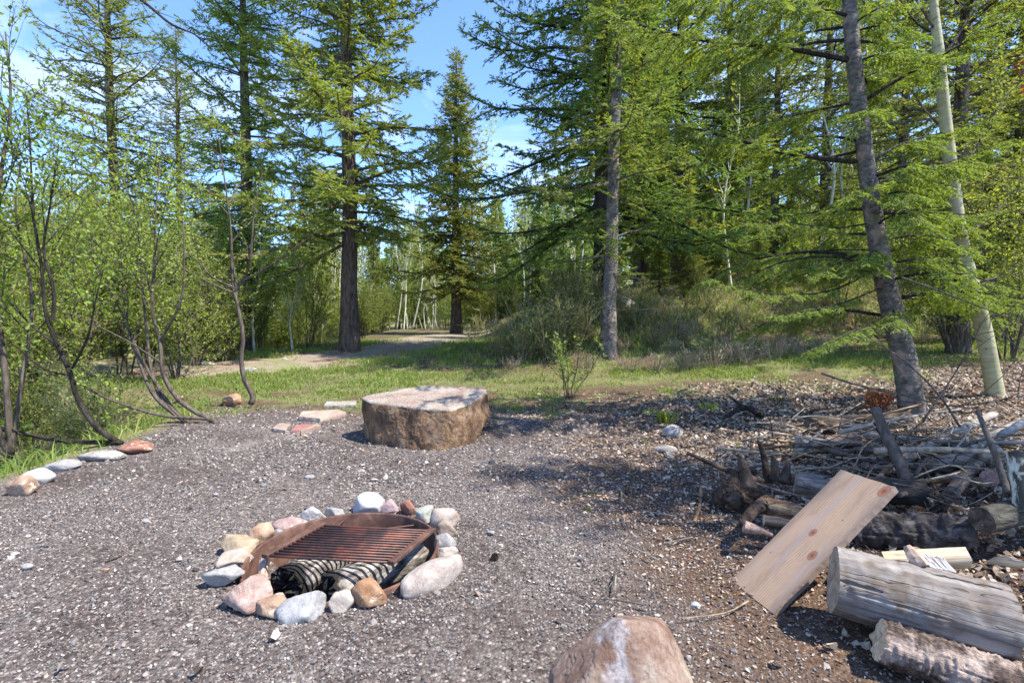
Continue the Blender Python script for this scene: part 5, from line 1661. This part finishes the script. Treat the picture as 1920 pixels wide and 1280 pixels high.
for k_ in range(52):                              # the rest of the crown, mostly above the view and to the rear
    f_ = rs.uniform(.30, .98)
    c_ = np.array([np.interp(f_ * 59, np.arange(60), P[:, c]) for c in range(3)])
    az = rs.uniform(0, 6.28)
    Lb = (2.3 * (1 - f_) ** .6 + .35) * rs.uniform(.6, 1.1)
    if math.sin(az) < -.2: Lb *= .55
    d_ = np.array([math.cos(az), math.sin(az), 0])
    pts_ = [c_, c_ + d_ * Lb * .35 + UP * .06 * Lb, c_ + d_ * Lb * .7 + UP * .02 * Lb, c_ + d_ * Lb - UP * .12 * Lb]
    b8(pts_, .010 + .008 * Lb, .55, .10, card_sp=.022, card=(.06, .014))
link('crown', mb.mesh('crown', [NEEDLE_R, BARK_DARK]), t)

plant('fir_tree', ME_E, (6.8, 2.35, H(6.8, 2.35) - .05), 'sparse fir standing just beyond the right edge, shading the wood pile', 'tree', rz=.5, s=.62)
# --- aspen beside it
A0 = gp(1868, 742); Ya = A0[1]
def t9(px, py, dy=0.0): return at(px, py, Ya + dy) - A0
t = thing('aspen_tree', tuple(A0), 'smooth pale cream barked aspen curving up beside the leaning grey fir', 'tree')
P = smooth_path([np.array([.03, 0, -.2]), t9(1866, 740), t9(1856, 680), t9(1840, 600), t9(1818, 520), t9(1800, 440), t9(1786, 340), t9(1773, 230), t9(1760, 100), t9(1750, 0), t9(1742, -150), t9(1738, -320)], 50)
R = np.interp(np.linspace(0, 1, 50), [0, .08, .15, .4, .7, 1], [.135, .108, .098, .083, .065, .02])
mb = MB(); mb.add(*tube(P, R, 20, True, .05, 5)); link('trunk', mb.mesh('trunk', [BARK_ASPEN], True), t)
stems = []
rs = np.random.default_rng(31)
for (px_, py_, ex_, ey_, dy) in [(1800, 450, 1925, 330, .3), (1786, 340, 1900, 150, .4), (1775, 250, 1680, 120, .4), (1762, 120, 1860, -60, .2), (1755, 60, 1660, -120, -.2), (1745, -60, 1850, -260, .3), (1742, -120, 1640, -300, .2), (1838, 595, 1925, 555, -.3), (1822, 530, 1930, 480, .5)]:
    stems.append(([t9(px_, py_), t9((px_ + ex_) / 2, (py_ + ey_) / 2 + 12, dy * .5), t9(ex_, ey_, dy)], .018, .005))
_, cr_ = stem_tree(32, stems, LEAF_Y, BARK_STEM, levels=2, child_n=9, child_len=.5, leaf_n=7, leaf_size=(.045, .036), twig_len=.3, first_trunk=False, start=.25)
link('crown', cr_, t)

# --- bare twiggy saplings arching over the pile
rs = np.random.default_rng(41)
for j, (pts_, r_, lb) in enumerate([
    ([at(1540, 700, 4.4), at(1610, 722, 4.3), at(1690, 740, 4.2), at(1780, 760, 4.1), at(1860, 752, 4.0), at(1940, 738, 3.9)], .010, 'long bare twig sagging across the foot of the leaning fir'),
    ([at(1800, 800, 4.0), at(1760, 740, 4.1), at(1700, 680, 4.2), at(1640, 640, 4.4), at(1600, 612, 4.5)], .009, 'bare arching sapling in front of the leaning fir'),
    ([at(1730, 790, 4.1), at(1790, 700, 4.2), at(1830, 630, 4.3), at(1838, 600, 4.3)], .008, 'bare upright sapling between leaning fir and aspen'),
    ([at(1672, 905, 3.2), at(1745, 920, 3.1), at(1800, 945, 3.0), at(1840, 955, 3.0)], .005, 'thin bare twig drooping from the top corner of the board'),
    ([at(1690, 520, 4.8), at(1760, 545, 4.6), at(1850, 580, 4.4), at(1940, 612, 4.2)], .008, 'bare branch stretching across the aspen trunk'),
    ([at(1860, 590, 4.6), at(1895, 640, 4.4), at(1935, 665, 4.2)], .006, 'short bare branch hanging at the right side of the aspen')]):
    P = smooth_path(pts_, 26); c_ = P[0].copy()
    mb = MB(); mb.add(*tube(P - c_, np.linspace(r_, r_ * .3, 26), 6, True, .2, j))
    for q in range(9):
        i_ = rs.integers(4, 24); d_ = unit(P[i_ + 1] - P[i_ - 1]) * .6 + unit(rs.normal(size=3)) + UP * .35
        L_ = rs.uniform(.12, .45); s_ = P[i_] - c_
        mb.add(*tube(smooth_path([s_, s_ + d_ * L_ * .5 + rs.normal(size=3) * .03, s_ + d_ * L_], 5), np.linspace(r_ * .4, .001, 5), 4, False))
    o = link('bare_sapling', mb.mesh('bare_sapling', [BARK_STEM], True)); o.location = c_
    tag(o, lb, 'sapling')

# --- left shrubs, near
def gpl(px, py, Y): return at(px, py, Y)
def shrub_px(seed, stems_px, label, leaf=LEAF_M, bark=BARK_STEM, name='shrub', **kw):
    base = np.array(at(*stems_px[0][0][0]))
    base[2] = min(base[2], H(base[0], base[1]) + .02)
    st_ = []
    for pts_, r0_, r1_ in stems_px:
        pp = [at(*q) - base for q in pts_]
        st_.append((pp, r0_, r1_))
    tm, cm = stem_tree(seed, st_, leaf, bark, **kw)
    return plant(name, (tm, cm), base, label, 'shrub' if name == 'shrub' else 'tree', names=('main_stem', 'crown') if name == 'shrub' else ('trunk', 'crown'))
shrub_px(201, [([(228, 832, 6.0), (180, 800, 6.0), (145, 745, 6.0), (132, 700, 6.0), (105, 640, 6.0), (85, 585, 6.0), (78, 500, 6.0), (62, 400, 6.0), (58, 300, 6.1), (50, 180, 6.2)], .035, .007),
               ([(100, 600, 6.0), (100, 540, 6.0), (82, 470, 6.0), (95, 380, 5.9), (110, 270, 5.9)], .022, .005),
               ([(136, 690, 6.0), (165, 630, 5.8), (180, 560, 5.7), (200, 480, 5.7)], .016, .004),
               ([(225, 830, 6.0), (120, 826, 6.2), (40, 812, 6.5), (-30, 796, 6.8)], .035, .02),
               ([(110, 650, 6.0), (60, 610, 6.3), (10, 560, 6.5), (-40, 520, 6.6)], .016, .005),
               ([(132, 705, 6.0), (80, 690, 5.7), (30, 650, 5.5), (-10, 620, 5.4)], .012, .004)],
         'leafy shrub with dark curved main stem rising from the edging stones', bark=BARK_DARK, leaf=LEAF_M, start=.48, levels=2, child_n=8, child_len=.42, leaf_n=5.5, leaf_size=(.058, .036), twig_len=.3)
shrub_px(202, [([(408, 795, 7.0), (398, 788, 7.0), (350, 762, 7.0), (320, 730, 7.0), (303, 690, 7.0), (300, 640, 7.0), (285, 580, 7.0), (290, 490, 7.0), (292, 400, 7.0), (300, 300, 7.1)], .04, .008),
               ([(365, 797, 7.0), (320, 770, 7.0), (285, 735, 7.0), (262, 680, 7.1), (240, 620, 7.2), (232, 540, 7.3), (225, 450, 7.4)], .035, .008),
               ([(362, 797, 7.0), (325, 768, 7.0), (300, 730, 7.1), (275, 690, 7.2), (255, 650, 7.2), (215, 560, 7.3), (180, 500, 7.4), (160, 420, 7.5)], .03, .006),
               ([(358, 797, 7.0), (310, 760, 7.0), (285, 700, 7.2), (275, 620, 7.3), (265, 520, 7.3), (255, 400, 7.4), (200, 280, 7.5)], .03, .006),
               ([(300, 640, 7.0), (340, 560, 6.9), (345, 470, 6.9), (340, 380, 6.9)], .02, .004),
               ([(390, 785, 7.0), (300, 778, 6.8), (210, 750, 6.7), (150, 720, 6.6)], .025, .008),
               ([(302, 680, 7.0), (240, 640, 6.7), (160, 600, 6.5), (90, 570, 6.3)], .014, .004)],
         'many stemmed leafy shrub with a low sprawling base stem beside the grass', leaf=LEAF_Y, start=.45, levels=2, child_n=8, child_len=.42, leaf_n=5.5, leaf_size=(.055, .034), twig_len=.3)
shrub_px(203, [([(470, 757, 8.1), (474, 742, 8.1), (458, 710, 8.1), (452, 670, 8.1), (456, 630, 8.1), (446, 575, 8.1), (436, 530, 8.1), (434, 470, 8.1), (432, 420, 8.1), (420, 330, 8.1), (410, 260, 8.1)], .046, .007),
               ([(440, 545, 8.1), (458, 520, 8.1), (470, 480, 8.0), (476, 400, 8.0), (490, 330, 8.0)], .03, .006),
               ([(440, 540, 8.1), (400, 520, 8.0), (360, 480, 8.0), (330, 470, 8.0)], .018, .005),
               ([(460, 525, 8.1), (520, 490, 8.0), (560, 460, 7.9), (600, 430, 7.9)], .014, .004)],
         'slender tree with a bent brown stem forking at the height of the road', leaf=LEAF_Y, name='slender_tree', levels=2, child_n=5, child_len=.35, leaf_n=2.2, leaf_size=(.05, .032), twig_len=.3)
shrub_px(204, [([(20, 860, 6.2), (10, 700, 6.2), (-10, 520, 6.2), (0, 340, 6.2), (20, 200, 6.2), (10, 60, 6.2)], .04, .008),
               ([(20, 860, 6.2), (40, 720, 6.3), (60, 560, 6.4), (30, 400, 6.4), (40, 300, 6.4)], .03, .006),
               ([(20, 860, 6.2), (-40, 700, 6.0), (-50, 500, 6.0), (-20, 300, 6.0)], .03, .006)],
         'tall leafy shrub at the far left edge', leaf=LEAF_M, levels=2, child_n=8, child_len=.4, leaf_n=6, leaf_size=(.065, .042), twig_len=.3)
# --- generic leafy trees and shrubs
def leafy(seed, Ht, leaf, bark, nst=4, r=.05, spread_=.35, **kw):
    rs = np.random.default_rng(seed)
    st_ = []
    for j in range(nst):
        a_ = rs.uniform(0, 6.28); e_ = spread_ * Ht * rs.uniform(.3, 1)
        d_ = np.array([math.cos(a_), math.sin(a_), 0]) * e_
        h_ = Ht * rs.uniform(.75, 1.0) if j else Ht
        q = rs.normal(size=(3, 3)) * .03 * Ht
        b_ = np.array([0, 0, -.15]) + np.append(rs.normal(size=2) * .05 * (nst > 1), 0)
        st_.append(([b_, b_ + d_ * .25 + UP * h_ * .35 + q[0], b_ + d_ * .6 + UP * h_ * .7 + q[1], b_ + d_ + UP * (h_ + .15) + q[2]], r * (1 if j == 0 else .75), .006))
    return stem_tree(seed, st_, leaf, bark, **kw)
SH1 = leafy(301, 3.4, LEAF_Y, BARK_STEM, 7, .026, .35, levels=2, child_n=9, child_len=.4, leaf_n=6, leaf_size=(.055, .036), twig_len=.3, start=.15)
SH2 = leafy(302, 3.0, LEAF_Y, BARK_STEM, 8, .022, .4, levels=2, child_n=9, child_len=.42, leaf_n=6, leaf_size=(.055, .036), twig_len=.3, start=.1)
YT1 = leafy(303, 7.0, LEAF_Y, BARK_ASPEN_FAR, 1, .07, .08, levels=2, child_n=10, child_len=.28, leaf_n=6.0, leaf_size=(.10, .075), twig_len=.4, start=.25)
YT2 = leafy(304, 7.5, LEAF_Y, BARK_STEM, 2, .07, .15, levels=2, child_n=9, child_len=.3, leaf_n=6.0, leaf_size=(.11, .08), twig_len=.4, start=.2)
BU1 = leafy(305, 1.25, LEAF_O, TWIG_DRY, 16, .007, .6, levels=1, child_n=20, child_len=.4, leaf_n=14.0, leaf_size=(.04, .026), twig_len=.25, start=.15, first_trunk=True)
BU2 = leafy(306, 1.0, LEAF_Y, TWIG_DRY, 12, .010, .65, levels=1, child_n=14, child_len=.45, leaf_n=4.5, leaf_size=(.045, .03), twig_len=.25, start=.1)
BRUSH = leafy(307, .55, GRASS_DRY, TWIG_DRY, 26, .006, .95, levels=1, child_n=14, child_len=.45, leaf_n=1.6, leaf_size=(.05, .02), twig_len=.25, start=.05)
SAPL = leafy(308, .95, LEAF_Y, BARK_STEM, 6, .007, .5, levels=1, child_n=26, child_len=.4, leaf_n=9, leaf_size=(.038, .025), twig_len=.25, start=.3)
rs = np.random.default_rng(51)
SN = ('main_stem', 'crown')
# understory down the left slope
for j, (px_, Y_, s_, k_) in enumerate([(30, 9.5, 1.1, 0), (140, 10.0, 1.1, 1), (225, 11, 1.1, 0), (60, 10.5, 1.3, 1), (330, 10.5, .95, 1), (270, 12, 1.1, 0), (150, 12.5, 1.35, 0), (20, 13, 1.5, 1), (-20, 8.5, 1.1, 0), (360, 12.0, .8, 0), (420, 13.0, .7, 1)]):
    px_tree('leafy_shrub', (SH1, SH2)[k_], px_, Y_, 'light green shrub in the thicket on the slope left of the gravel', 'shrub', 'thicket on the left slope', s_, rs.uniform(0, 6.28))
for j in range(46):
    px_ = rs.uniform(-60, 620); Y_ = rs.uniform(14, 30)
    s_ = rs.uniform(.65, 1.0) * (Y_ / 20) ** .5 * (1.0 if px_ < 330 else .85)
    px_tree('leafy_tree', (YT1, YT2)[int(rs.random() < .4)], px_, Y_, 'young light green leafy tree in the wood beyond the red road', 'tree', 'young leafy trees beyond the road', s_, rs.uniform(0, 6.28))
for j in range(16):
    px_ = rs.uniform(380, 720); Y_ = rs.uniform(16.5, 24)
    px_tree('leafy_shrub', (SH1, SH2)[j % 2], px_, Y_, 'bright shrub at the edge of the wood beyond the red road', 'shrub', 'shrubs beyond the road', rs.uniform(.5, .85), rs.uniform(0, 6.28))
px_tree('leafy_shrub', BU2, 632, 16.0, 'small bright green bush at the left of the reddish spruce trunk', 'shrub', None, 1.1)
# thin pale aspens in the gap
ASP = []
for q in range(4):
    ASP.append(leafy(320 + q, 10.5, LEAF_Y, BARK_ASPEN_FAR, 1, .066, .05, levels=1, child_n=7, child_len=.13, leaf_n=2.2, leaf_size=(.17, .13), twig_len=.5, start=.32, upb=.5))
AG = 'thin pale aspens behind the path'
cnt = 0
while cnt < 95:
    px_ = rs.uniform(560, 1080); Y_ = rs.uniform(30, 52)
    if 690 < px_ < 875 and Y_ < 40: continue
    px_tree('aspen_tree', ASP[rs.integers(4)], px_, Y_, 'thin pale trunk in the aspen stand behind the end of the path', 'tree', AG, rs.uniform(.75, 1.15), rs.uniform(0, 6.28)); cnt += 1
# shrubs under the aspens
for j in range(26):
    px_ = rs.uniform(600, 1090); Y_ = rs.uniform(29, 40)
    if 730 < px_ < 880 and Y_ < 36: continue
    px_tree('leafy_shrub', (SH1, SH2)[j % 2], px_, Y_, 'bright shrub under the aspens behind the path', 'shrub', 'shrubs under the aspens', rs.uniform(.6, 1.0), rs.uniform(0, 6.28))
# conifers of the skyline
CF1 = conifer_mesh(111, 13, .2, 1.2, 2.2, NEEDLE_Y, BARK_FIR, wh=.45, per=6, tw_sp=.24, tw_len=.75, card=(.30, .10), card_sp=.16, power=.85, sparse=.04, up_top=.35, down=-.25, sides=6, lowdense=1)
CF2 = conifer_mesh(112, 13, .2, 2.0, 1.9, NEEDLE, BARK_FIR, wh=.5, per=5, tw_sp=.24, tw_len=.7, card=(.30, .10), card_sp=.16, power=.8, sparse=.1, up_top=.35, down=-.25, sides=6)
CF3 = conifer_mesh(113, 13, .2, 1.0, 2.4, NEEDLE_D, BARK_DARK, wh=.42, per=6, tw_sp=.22, tw_len=.8, card=(.30, .10), card_sp=.15, power=.8, sparse=.03, up_top=.3, down=-.25, sides=6, lowdense=1)
for j in range(46):
    px_ = rs.uniform(-100, 1100); Y_ = rs.uniform(42, 85)
    s_ = rs.uniform(.7, 1.15) * (.75 + Y_ / 160)
    px_tree('conifer_tree', (CF1, CF2, CF3)[rs.integers(3)], px_, Y_, 'distant conifer in the forest behind the aspens', 'tree', 'distant conifers behind the aspens', s_, rs.uniform(0, 6.28))
for (px_, Y_, s_) in [(560, 30, .55), (500, 27, .5), (610, 34, .6), (700, 44, .72), (930, 40, .75), (990, 44, .8), (900, 50, .9), (1040, 36, .62), (950, 33, .42), (1010, 30, .5)]:
    px_tree('conifer_tree', (CF1, CF3)[int(px_ > 800)], px_, Y_, 'mid sized conifer among the pale aspens behind the path', 'tree', 'conifers among the aspens', s_, rs.uniform(0, 6.28))
# woods on the bank at right
for (px_, Y_, me, s_, lb) in [(1270, 19, ME_G, 1.1, 'bushy fir on the bank right of the dark spruce'), (1360, 22, ME_F, .9, 'tall fir on the bank behind the long boughs'), (1450, 18, ME_E, .75, 'sparse fir on the bank behind the lower boughs of the leaning fir'),
                             (1545, 20, ME_E, .95, 'tall sparse fir directly behind the leaning grey trunk'), (1690, 17, ME_E, .8, 'sparse fir between the leaning grey trunk and the aspen'), (1800, 10.5, ME_E, .8, 'dark trunked fir close behind the aspen'),
                             (1900, 17, ME_G, .8, 'bushy fir at the far right edge'), (1985, 15, ME_E, .6, 'fir partly cut off by the right edge'), (1410, 27, ME_G, .95, 'bushy fir deep in the wood on the bank'), (1620, 26, ME_F, .95, 'tall fir deep in the wood behind the leaning fir'), (1840, 24, ME_G, 1.1, 'bushy fir deep in the wood behind the aspen'),
                             (1200, 24, ME_F, .85, 'tall fir just right of the slim grey trunked fir')]:
    px_tree('fir_tree', me, px_, Y_, lb, s=s_, rz=rs.uniform(0, 6.28))
for j in range(22):
    px_ = rs.uniform(1180, 2000); Y_ = rs.uniform(30, 58)
    px_tree('conifer_tree', (CF1, CF2, CF3)[rs.integers(3)], px_, Y_, 'conifer in the deep wood on the right bank', 'tree', 'conifers in the wood on the bank', rs.uniform(.7, 1.2), rs.uniform(0, 6.28))
for j in range(34):
    px_ = rs.uniform(1210, 2000); Y_ = rs.uniform(16, 34)
    px_tree('aspen_tree', ASP[rs.integers(4)], px_, Y_, 'thin aspen in the wood on the right bank', 'tree', 'aspens in the wood on the bank', rs.uniform(.7, 1.1), rs.uniform(0, 6.28))
for j in range(26):
    px_ = rs.uniform(1230, 2000); Y_ = rs.uniform(17, 28)
    px_tree('leafy_shrub', (SH1, SH2)[j % 2], px_, Y_, 'bright leafy shrub at the edge of the wood on the bank', 'shrub', 'leafy shrubs on the bank', rs.uniform(.5, 1.0), rs.uniform(0, 6.28))
for (px_, Y_, s_, me, lb) in [(1790, 10.5, 1.1, SH1, 'leafy bright shrub seen left of the aspen trunk'), (1900, 9.5, 1.15, SH2, 'large leafy shrub right of the aspen trunk'), (1960, 12, 1.4, SH1, 'tall leafy shrub at the right edge'), (1700, 13, 1.1, SH2, 'leafy shrub in the gap between leaning fir and aspen'), (1580, 13.5, .9, SH1, 'leafy shrub just left of the leaning fir trunk')]:
    px_tree('leafy_shrub', me, px_, Y_, lb, 'shrub', None, s_, rs.uniform(0, 6.28))
for j in range(34):
    px_ = rs.uniform(1180, 1980); Y_ = rs.uniform(22, 38)
    px_tree('leafy_tree', (YT1, YT2)[int(rs.random() < .5)], px_, Y_, 'young light green leafy tree in the wood on the bank', 'tree', 'young leafy trees on the bank', rs.uniform(.6, 1.0), rs.uniform(0, 6.28))
for j in range(26):
    px_ = rs.uniform(420, 1060); Y_ = rs.uniform(44, 60)
    px_tree('leafy_tree', (YT1, YT2)[j % 2], px_, Y_, 'leafy tree closing the view behind the aspen stand', 'tree', 'leafy trees behind the aspens', rs.uniform(.8, 1.25), rs.uniform(0, 6.28))
for j in range(30):
    px_ = rs.uniform(300, 1060); Y_ = rs.uniform(41, 60)
    px_tree('leafy_shrub', (SH1, SH2)[j % 2], px_, Y_, 'distant shrub closing the view behind the aspens', 'shrub', 'distant shrubs behind the aspens', rs.uniform(.9, 1.5), rs.uniform(0, 6.28))
# twiggy bushes at the foot of the bank
for (px_, Y_, s_, me) in [(985, 12.2, 1.0, BU1), (1035, 11.8, 1.0, BU1), (1080, 12.0, .95, BU1), (1010, 13.4, 1.25, BU1), (1065, 13.6, 1.3, BU1), (1120, 13.0, 1.0, BU1), (960, 13.2, .8, BU1), (1190, 12.8, .8, BU1), (1250, 13.2, .8, BU2), (930, 14.6, .7, BU2), (1100, 15.5, 1.1, BU2), (1330, 14.0, .9, BU2), (1400, 13.5, .7, BU2), (1165, 14.5, .9, BU2), (890, 19, .9, BU2), (905, 24, 1.0, BU2), (1480, 12.8, .8, BU1), (1720, 12.0, .8, BU2), (1780, 11.8, .7, BU1), (1900, 10.9, .7, BU2), (1860, 12, .9, BU1)]:
    plant('bush', me, Z(at(px_, 600, Y_)[0], Y_), 'low twiggy green bush on the grassy bank', 'bush', 'twiggy bushes on the bank', rs.uniform(0, 6.28), s_, SN)
for (px_, Y_, s_) in [(1290, 10.7, .9), (1340, 10.8, 1.0), (1400, 10.9, 1.0), (1450, 11.0, 1.0), (1500, 11.3, .9), (1230, 10.7, .8), (1180, 10.8, .7), (1100, 11.2, .6), (960, 11.6, .6), (1375, 11.6, 1.0), (1160, 12.0, .7), (1550, 11.3, .8)]:
    plant('dry_brush', BRUSH, Z(at(px_, 600, Y_)[0], Y_), 'low dry brown brush along the foot of the bank', 'brush', 'dry brush at the foot of the bank', rs.uniform(0, 6.28), s_, SN)
for j in range(30):
    px_ = rs.uniform(-40, 350); Y_ = rs.uniform(7.2, 10.5); X_ = at(px_, 600, Y_)[0]
    if left_edge(Y_) - X_ < 1.1: continue
    plant('bush', (BU1, BU2)[j % 2], Z(X_, Y_), 'low leafy bush in the undergrowth on the left slope', 'bush', 'bushes in the undergrowth on the left slope', rs.uniform(0, 6.28), rs.uniform(.45, .85), SN)
for j in range(16):
    px_ = rs.uniform(1130, 1640); Y_ = rs.uniform(11.5, 19)
    plant('bush', (BU1, BU2, SAPL)[rs.integers(3)], Z(at(px_, 600, Y_)[0], Y_), 'low twiggy green bush on the grassy bank', 'bush', 'twiggy bushes on the bank', rs.uniform(0, 6.28), rs.uniform(.35, .85), SN)
for (px_, Y_, s_) in [(1235, 16, .17), (1290, 15.5, .26), (1350, 17, .22), (1420, 15, .18), (1480, 17.5, .25), (1560, 16, .2)]:
    px_tree('young_fir', ME_G, px_, Y_, 'small young fir growing on the open bank', 'tree', 'young firs on the bank', s_, rs.uniform(0, 6.28))
for j in range(12):
    px_ = rs.uniform(1120, 1640); Y_ = rs.uniform(11, 17)
    plant('dry_brush', BRUSH, Z(at(px_, 600, Y_)[0], Y_), 'low dry brown brush along the foot of the bank', 'brush', 'dry brush at the foot of the bank', rs.uniform(0, 6.28), rs.uniform(.5, 1.1), SN)
# saplings and tufts in the clearing
def gplant(px, py, me, label, cat, s_, nm='sapling', grp=None, names=SN):
    b = gp(px, py)
    return plant(nm, me, b - UP * .02, label, cat, grp, rs.uniform(0, 6.28), s_, names)
gplant(1075, 745, SAPL, 'small leafy sapling in the clearing right of the boulder', 'sapling', 1.15)
gplant(1030, 800, SAPL, 'tiny leafy sapling at the right shoulder of the boulder', 'sapling', .45)
ORG = leafy(309, .36, LEAF_DRY, BARK_STEM, 9, .004, .6, levels=1, child_n=40, child_len=.4, leaf_n=9, leaf_size=(.05, .036), twig_len=.12, start=.2)
gplant(1645, 770, ORG, 'little plant with orange dried leaves left of the leaning fir foot', 'plant', .75, 'dried_plant')
def tuft_mesh(seed, n_, h_):
    rs = np.random.default_rng(seed)
    x_ = rs.normal(size=n_) * .05; y_ = rs.normal(size=n_) * .05
    th = rs.uniform(0, 6.28, n_); S = np.stack([np.cos(th), np.sin(th), 0 * th], 1)
    dv = np.stack([x_, y_], 1) * 6 + rs.normal(size=(n_, 2)) * .35
    hh_ = h_ * rs.uniform(.5, 1, n_); w_ = .016
    P = np.stack([x_, y_, 0 * x_], 1)
    mid = P + np.stack([dv[:, 0] * hh_ * .35, dv[:, 1] * hh_ * .35, hh_ * .65], 1); tip = P + np.stack([dv[:, 0] * hh_, dv[:, 1] * hh_, hh_ * .85], 1)
    V = np.stack([P - S * w_ / 3, P + S * w_ / 3, mid + S * w_ / 2, tip, mid - S * w_ / 2], 1).reshape(-1, 3)
    b = np.arange(n_)[:, None] * 5
    return mesh_np('blades', V, [(b + np.array([[0, 1, 2, 4]]), 0), (b + np.array([[4, 2, 3]]), 0)], [LEAF_Y])
TU = [tuft_mesh(1, 60, .2), tuft_mesh(2, 40, .14)]
for (px_, py_, s_, k_, lb) in [(1246, 790, 1.2, 0, 'largest bright green tuft above the white flat stone'), (1332, 770, 1.0, 0, 'bright green tuft above the dark fallen limb'), (1456, 753, .9, 1, 'small green tuft furthest right in the litter'), (1215, 775, .8, 1, 'small green tuft left of the largest tuft'),
                               (1210, 830, .5, 1, 'tiny green sprout left of the white flat stone'), (1392, 838, .5, 1, 'tiny green sprout near the charred root tip'), (1105, 925, .4, 1, 'tiny green weed on the open ground right of the boulder'), (1100, 955, .4, 1, 'tiny weed in line with the fire pit on bare ground')]:
    gplant(px_, py_, (TU[k_],), lb, 'plant', s_, 'green_tuft', None, ('blades',))
# reddish leaves at the upper right edge
t = thing('red_leaf_branch', tuple(at(1960, 60, 4.5)), 'twig with rust red leaves hanging in at the upper right edge', 'branch')
o0 = at(1960, 60, 4.5)
_, cr_ = stem_tree(61, [([at(1965, 40, 4.5) - o0, at(1925, 110, 4.4) - o0, at(1905, 170, 4.4) - o0], .006, .002)], LEAF_RED, BARK_STEM, levels=1, child_n=14, child_len=.3, leaf_n=9, leaf_size=(.04, .03), twig_len=.2, first_trunk=False)
link('foliage', cr_, t)
# dead fir at the left whose bare limb hangs into the picture
X0, Y0 = -5.6, 4.6
P = smooth_path([np.array([0, 0, -.3]), np.array([0.05, 0, 2.5]), np.array([-.05, .05, 5.5]), np.array([0, 0, 8.0])], 30)
t = thing('bare_tree', (X0, Y0, H(X0, Y0)), 'bare dark limb hanging into the sky at the upper left', 'tree')
mb = MB(); mb.add(*tube(P, np.linspace(.13, .03, 30), 10, True, .1, 1)); link('trunk', mb.mesh('trunk', [BARK_FIR], True), t)
of = np.array([X0, Y0, H(X0, Y0)])
L1 = [np.array([-.02, .03, 5.9]), at(180, -60, 4.4) - of, at(265, 0, 4.3) - of, at(320, 45, 4.2) - of, at(365, 65, 4.2) - of, at(398, 92, 4.2) - of]
mb = MB(); Q = smooth_path(L1, 30); mb.add(*tube(Q, np.linspace(.018, .003, 30), 7, True, .25, 2))
rs2 = np.random.default_rng(3)
for q in range(12):
    i_ = rs2.integers(8, 29); d_ = unit(rs2.normal(size=3)) + unit(Q[min(i_ + 1, 29)] - Q[i_ - 1]); L_ = rs2.uniform(.05, .2)
    mb.add(*tube(np.stack([Q[i_], Q[i_] + d_ * L_]), [.004, .001], 4, False))
link('limb', mb.mesh('limb', [BARK_DARK], True), t)

# far wood that closes the view
rs = np.random.default_rng(71)
mb = MB()
TV, TF = [], []
cr = CF2
for j in range(330):
    a_ = rs.uniform(-1.9, 1.9); Y_ = rs.uniform(62, 130)
    X_ = a_ * Y_; h_ = rs.uniform(11, 19); z0_ = H(X_, Y_) - .5
    n_ = 300
    tt = rs.random(n_) ** .8
    rad_ = (1 - tt) * h_ * .17 * np.sqrt(rs.random(n_)) + .1
    th = rs.uniform(0, 6.28, n_)
    Pp = np.stack([X_ + rad_ * np.cos(th), Y_ + rad_ * np.sin(th), z0_ + h_ * (.04 + tt * .96)], 1)
    Dd_ = unit(np.stack([np.cos(th), np.sin(th), -.35 + 0 * th], 1) + rs.normal(size=(n_, 3)) * .3)
    V, F = cards(Pp, Dd_, rs.uniform(.6, 1.4, n_), .45, rs)
    mb.add(V, F)
tag(link('far_forest', mb.mesh('far_forest', [NEEDLE])), kind='stuff')

# ================================================================== LIGHT
SUN_AZ, SUN_EL = math.radians(110), math.radians(57)
w = bpy.data.worlds.new('World'); sc.world = w
w.use_nodes = True
nt = w.node_tree; n = nt.nodes; l = nt.links
n.clear()
sky = n.new('ShaderNodeTexSky'); sky.sky_type = 'NISHITA'
sky.sun_disc = False
sky.sun_elevation = SUN_EL; sky.sun_rotation = SUN_AZ
sky.air_density = 1.0; sky.dust_density = .1; sky.ozone_density = 4.0; sky.altitude = 1800
tc = n.new('ShaderNodeTexCoord')
mp = n.new('ShaderNodeMapping'); mp.inputs['Scale'].default_value = (1.2, 1.2, 3.2)
l.new(tc.outputs['Generated'], mp.inputs['Vector'])
cn = tex_noise(n, l, mp.outputs[0], 2.2, 8, .6, .5)
cr_ = ramp(n, [(.50, 0.0), (.80, .6)]); l.new(cn.outputs[0], cr_.inputs[0])
tint_ = mixc(n, l, 1.0, sky.outputs[0], (.68, .745, .86), 'MULTIPLY')
cm_ = mixc(n, l, cr_.outputs[0], tint_, (3.6, 3.7, 4.2))
bg = n.new('ShaderNodeBackground'); bg.inputs['Strength'].default_value = .15
l.new(cm_, bg.inputs['Color'])
out = n.new('ShaderNodeOutputWorld'); l.new(bg.outputs[0], out.inputs[0])
sl = bpy.data.lights.new('sun', 'SUN'); sl.energy = 3.0; sl.angle = math.radians(.5); sl.color = (1.0, .95, .85)
so = bpy.data.objects.new('sun', sl); COL.objects.link(so)
sv = Vector((math.sin(SUN_AZ) * math.cos(SUN_EL), math.cos(SUN_AZ) * math.cos(SUN_EL), math.sin(SUN_EL)))
so.rotation_euler = (-sv).to_track_quat('-Z', 'Y').to_euler()
so.location = (20, 20, 30)

sc.view_settings.view_transform = 'Standard'
sc.view_settings.look = 'None'
sc.view_settings.exposure = 1.9
sc.view_settings.gamma = 1
cy = sc.cycles
cy.max_bounces = 9; cy.diffuse_bounces = 6; cy.glossy_bounces = 2; cy.transmission_bounces = 6; cy.transparent_max_bounces = 8
cy.use_denoising = True
cy.sample_clamp_indirect = 6
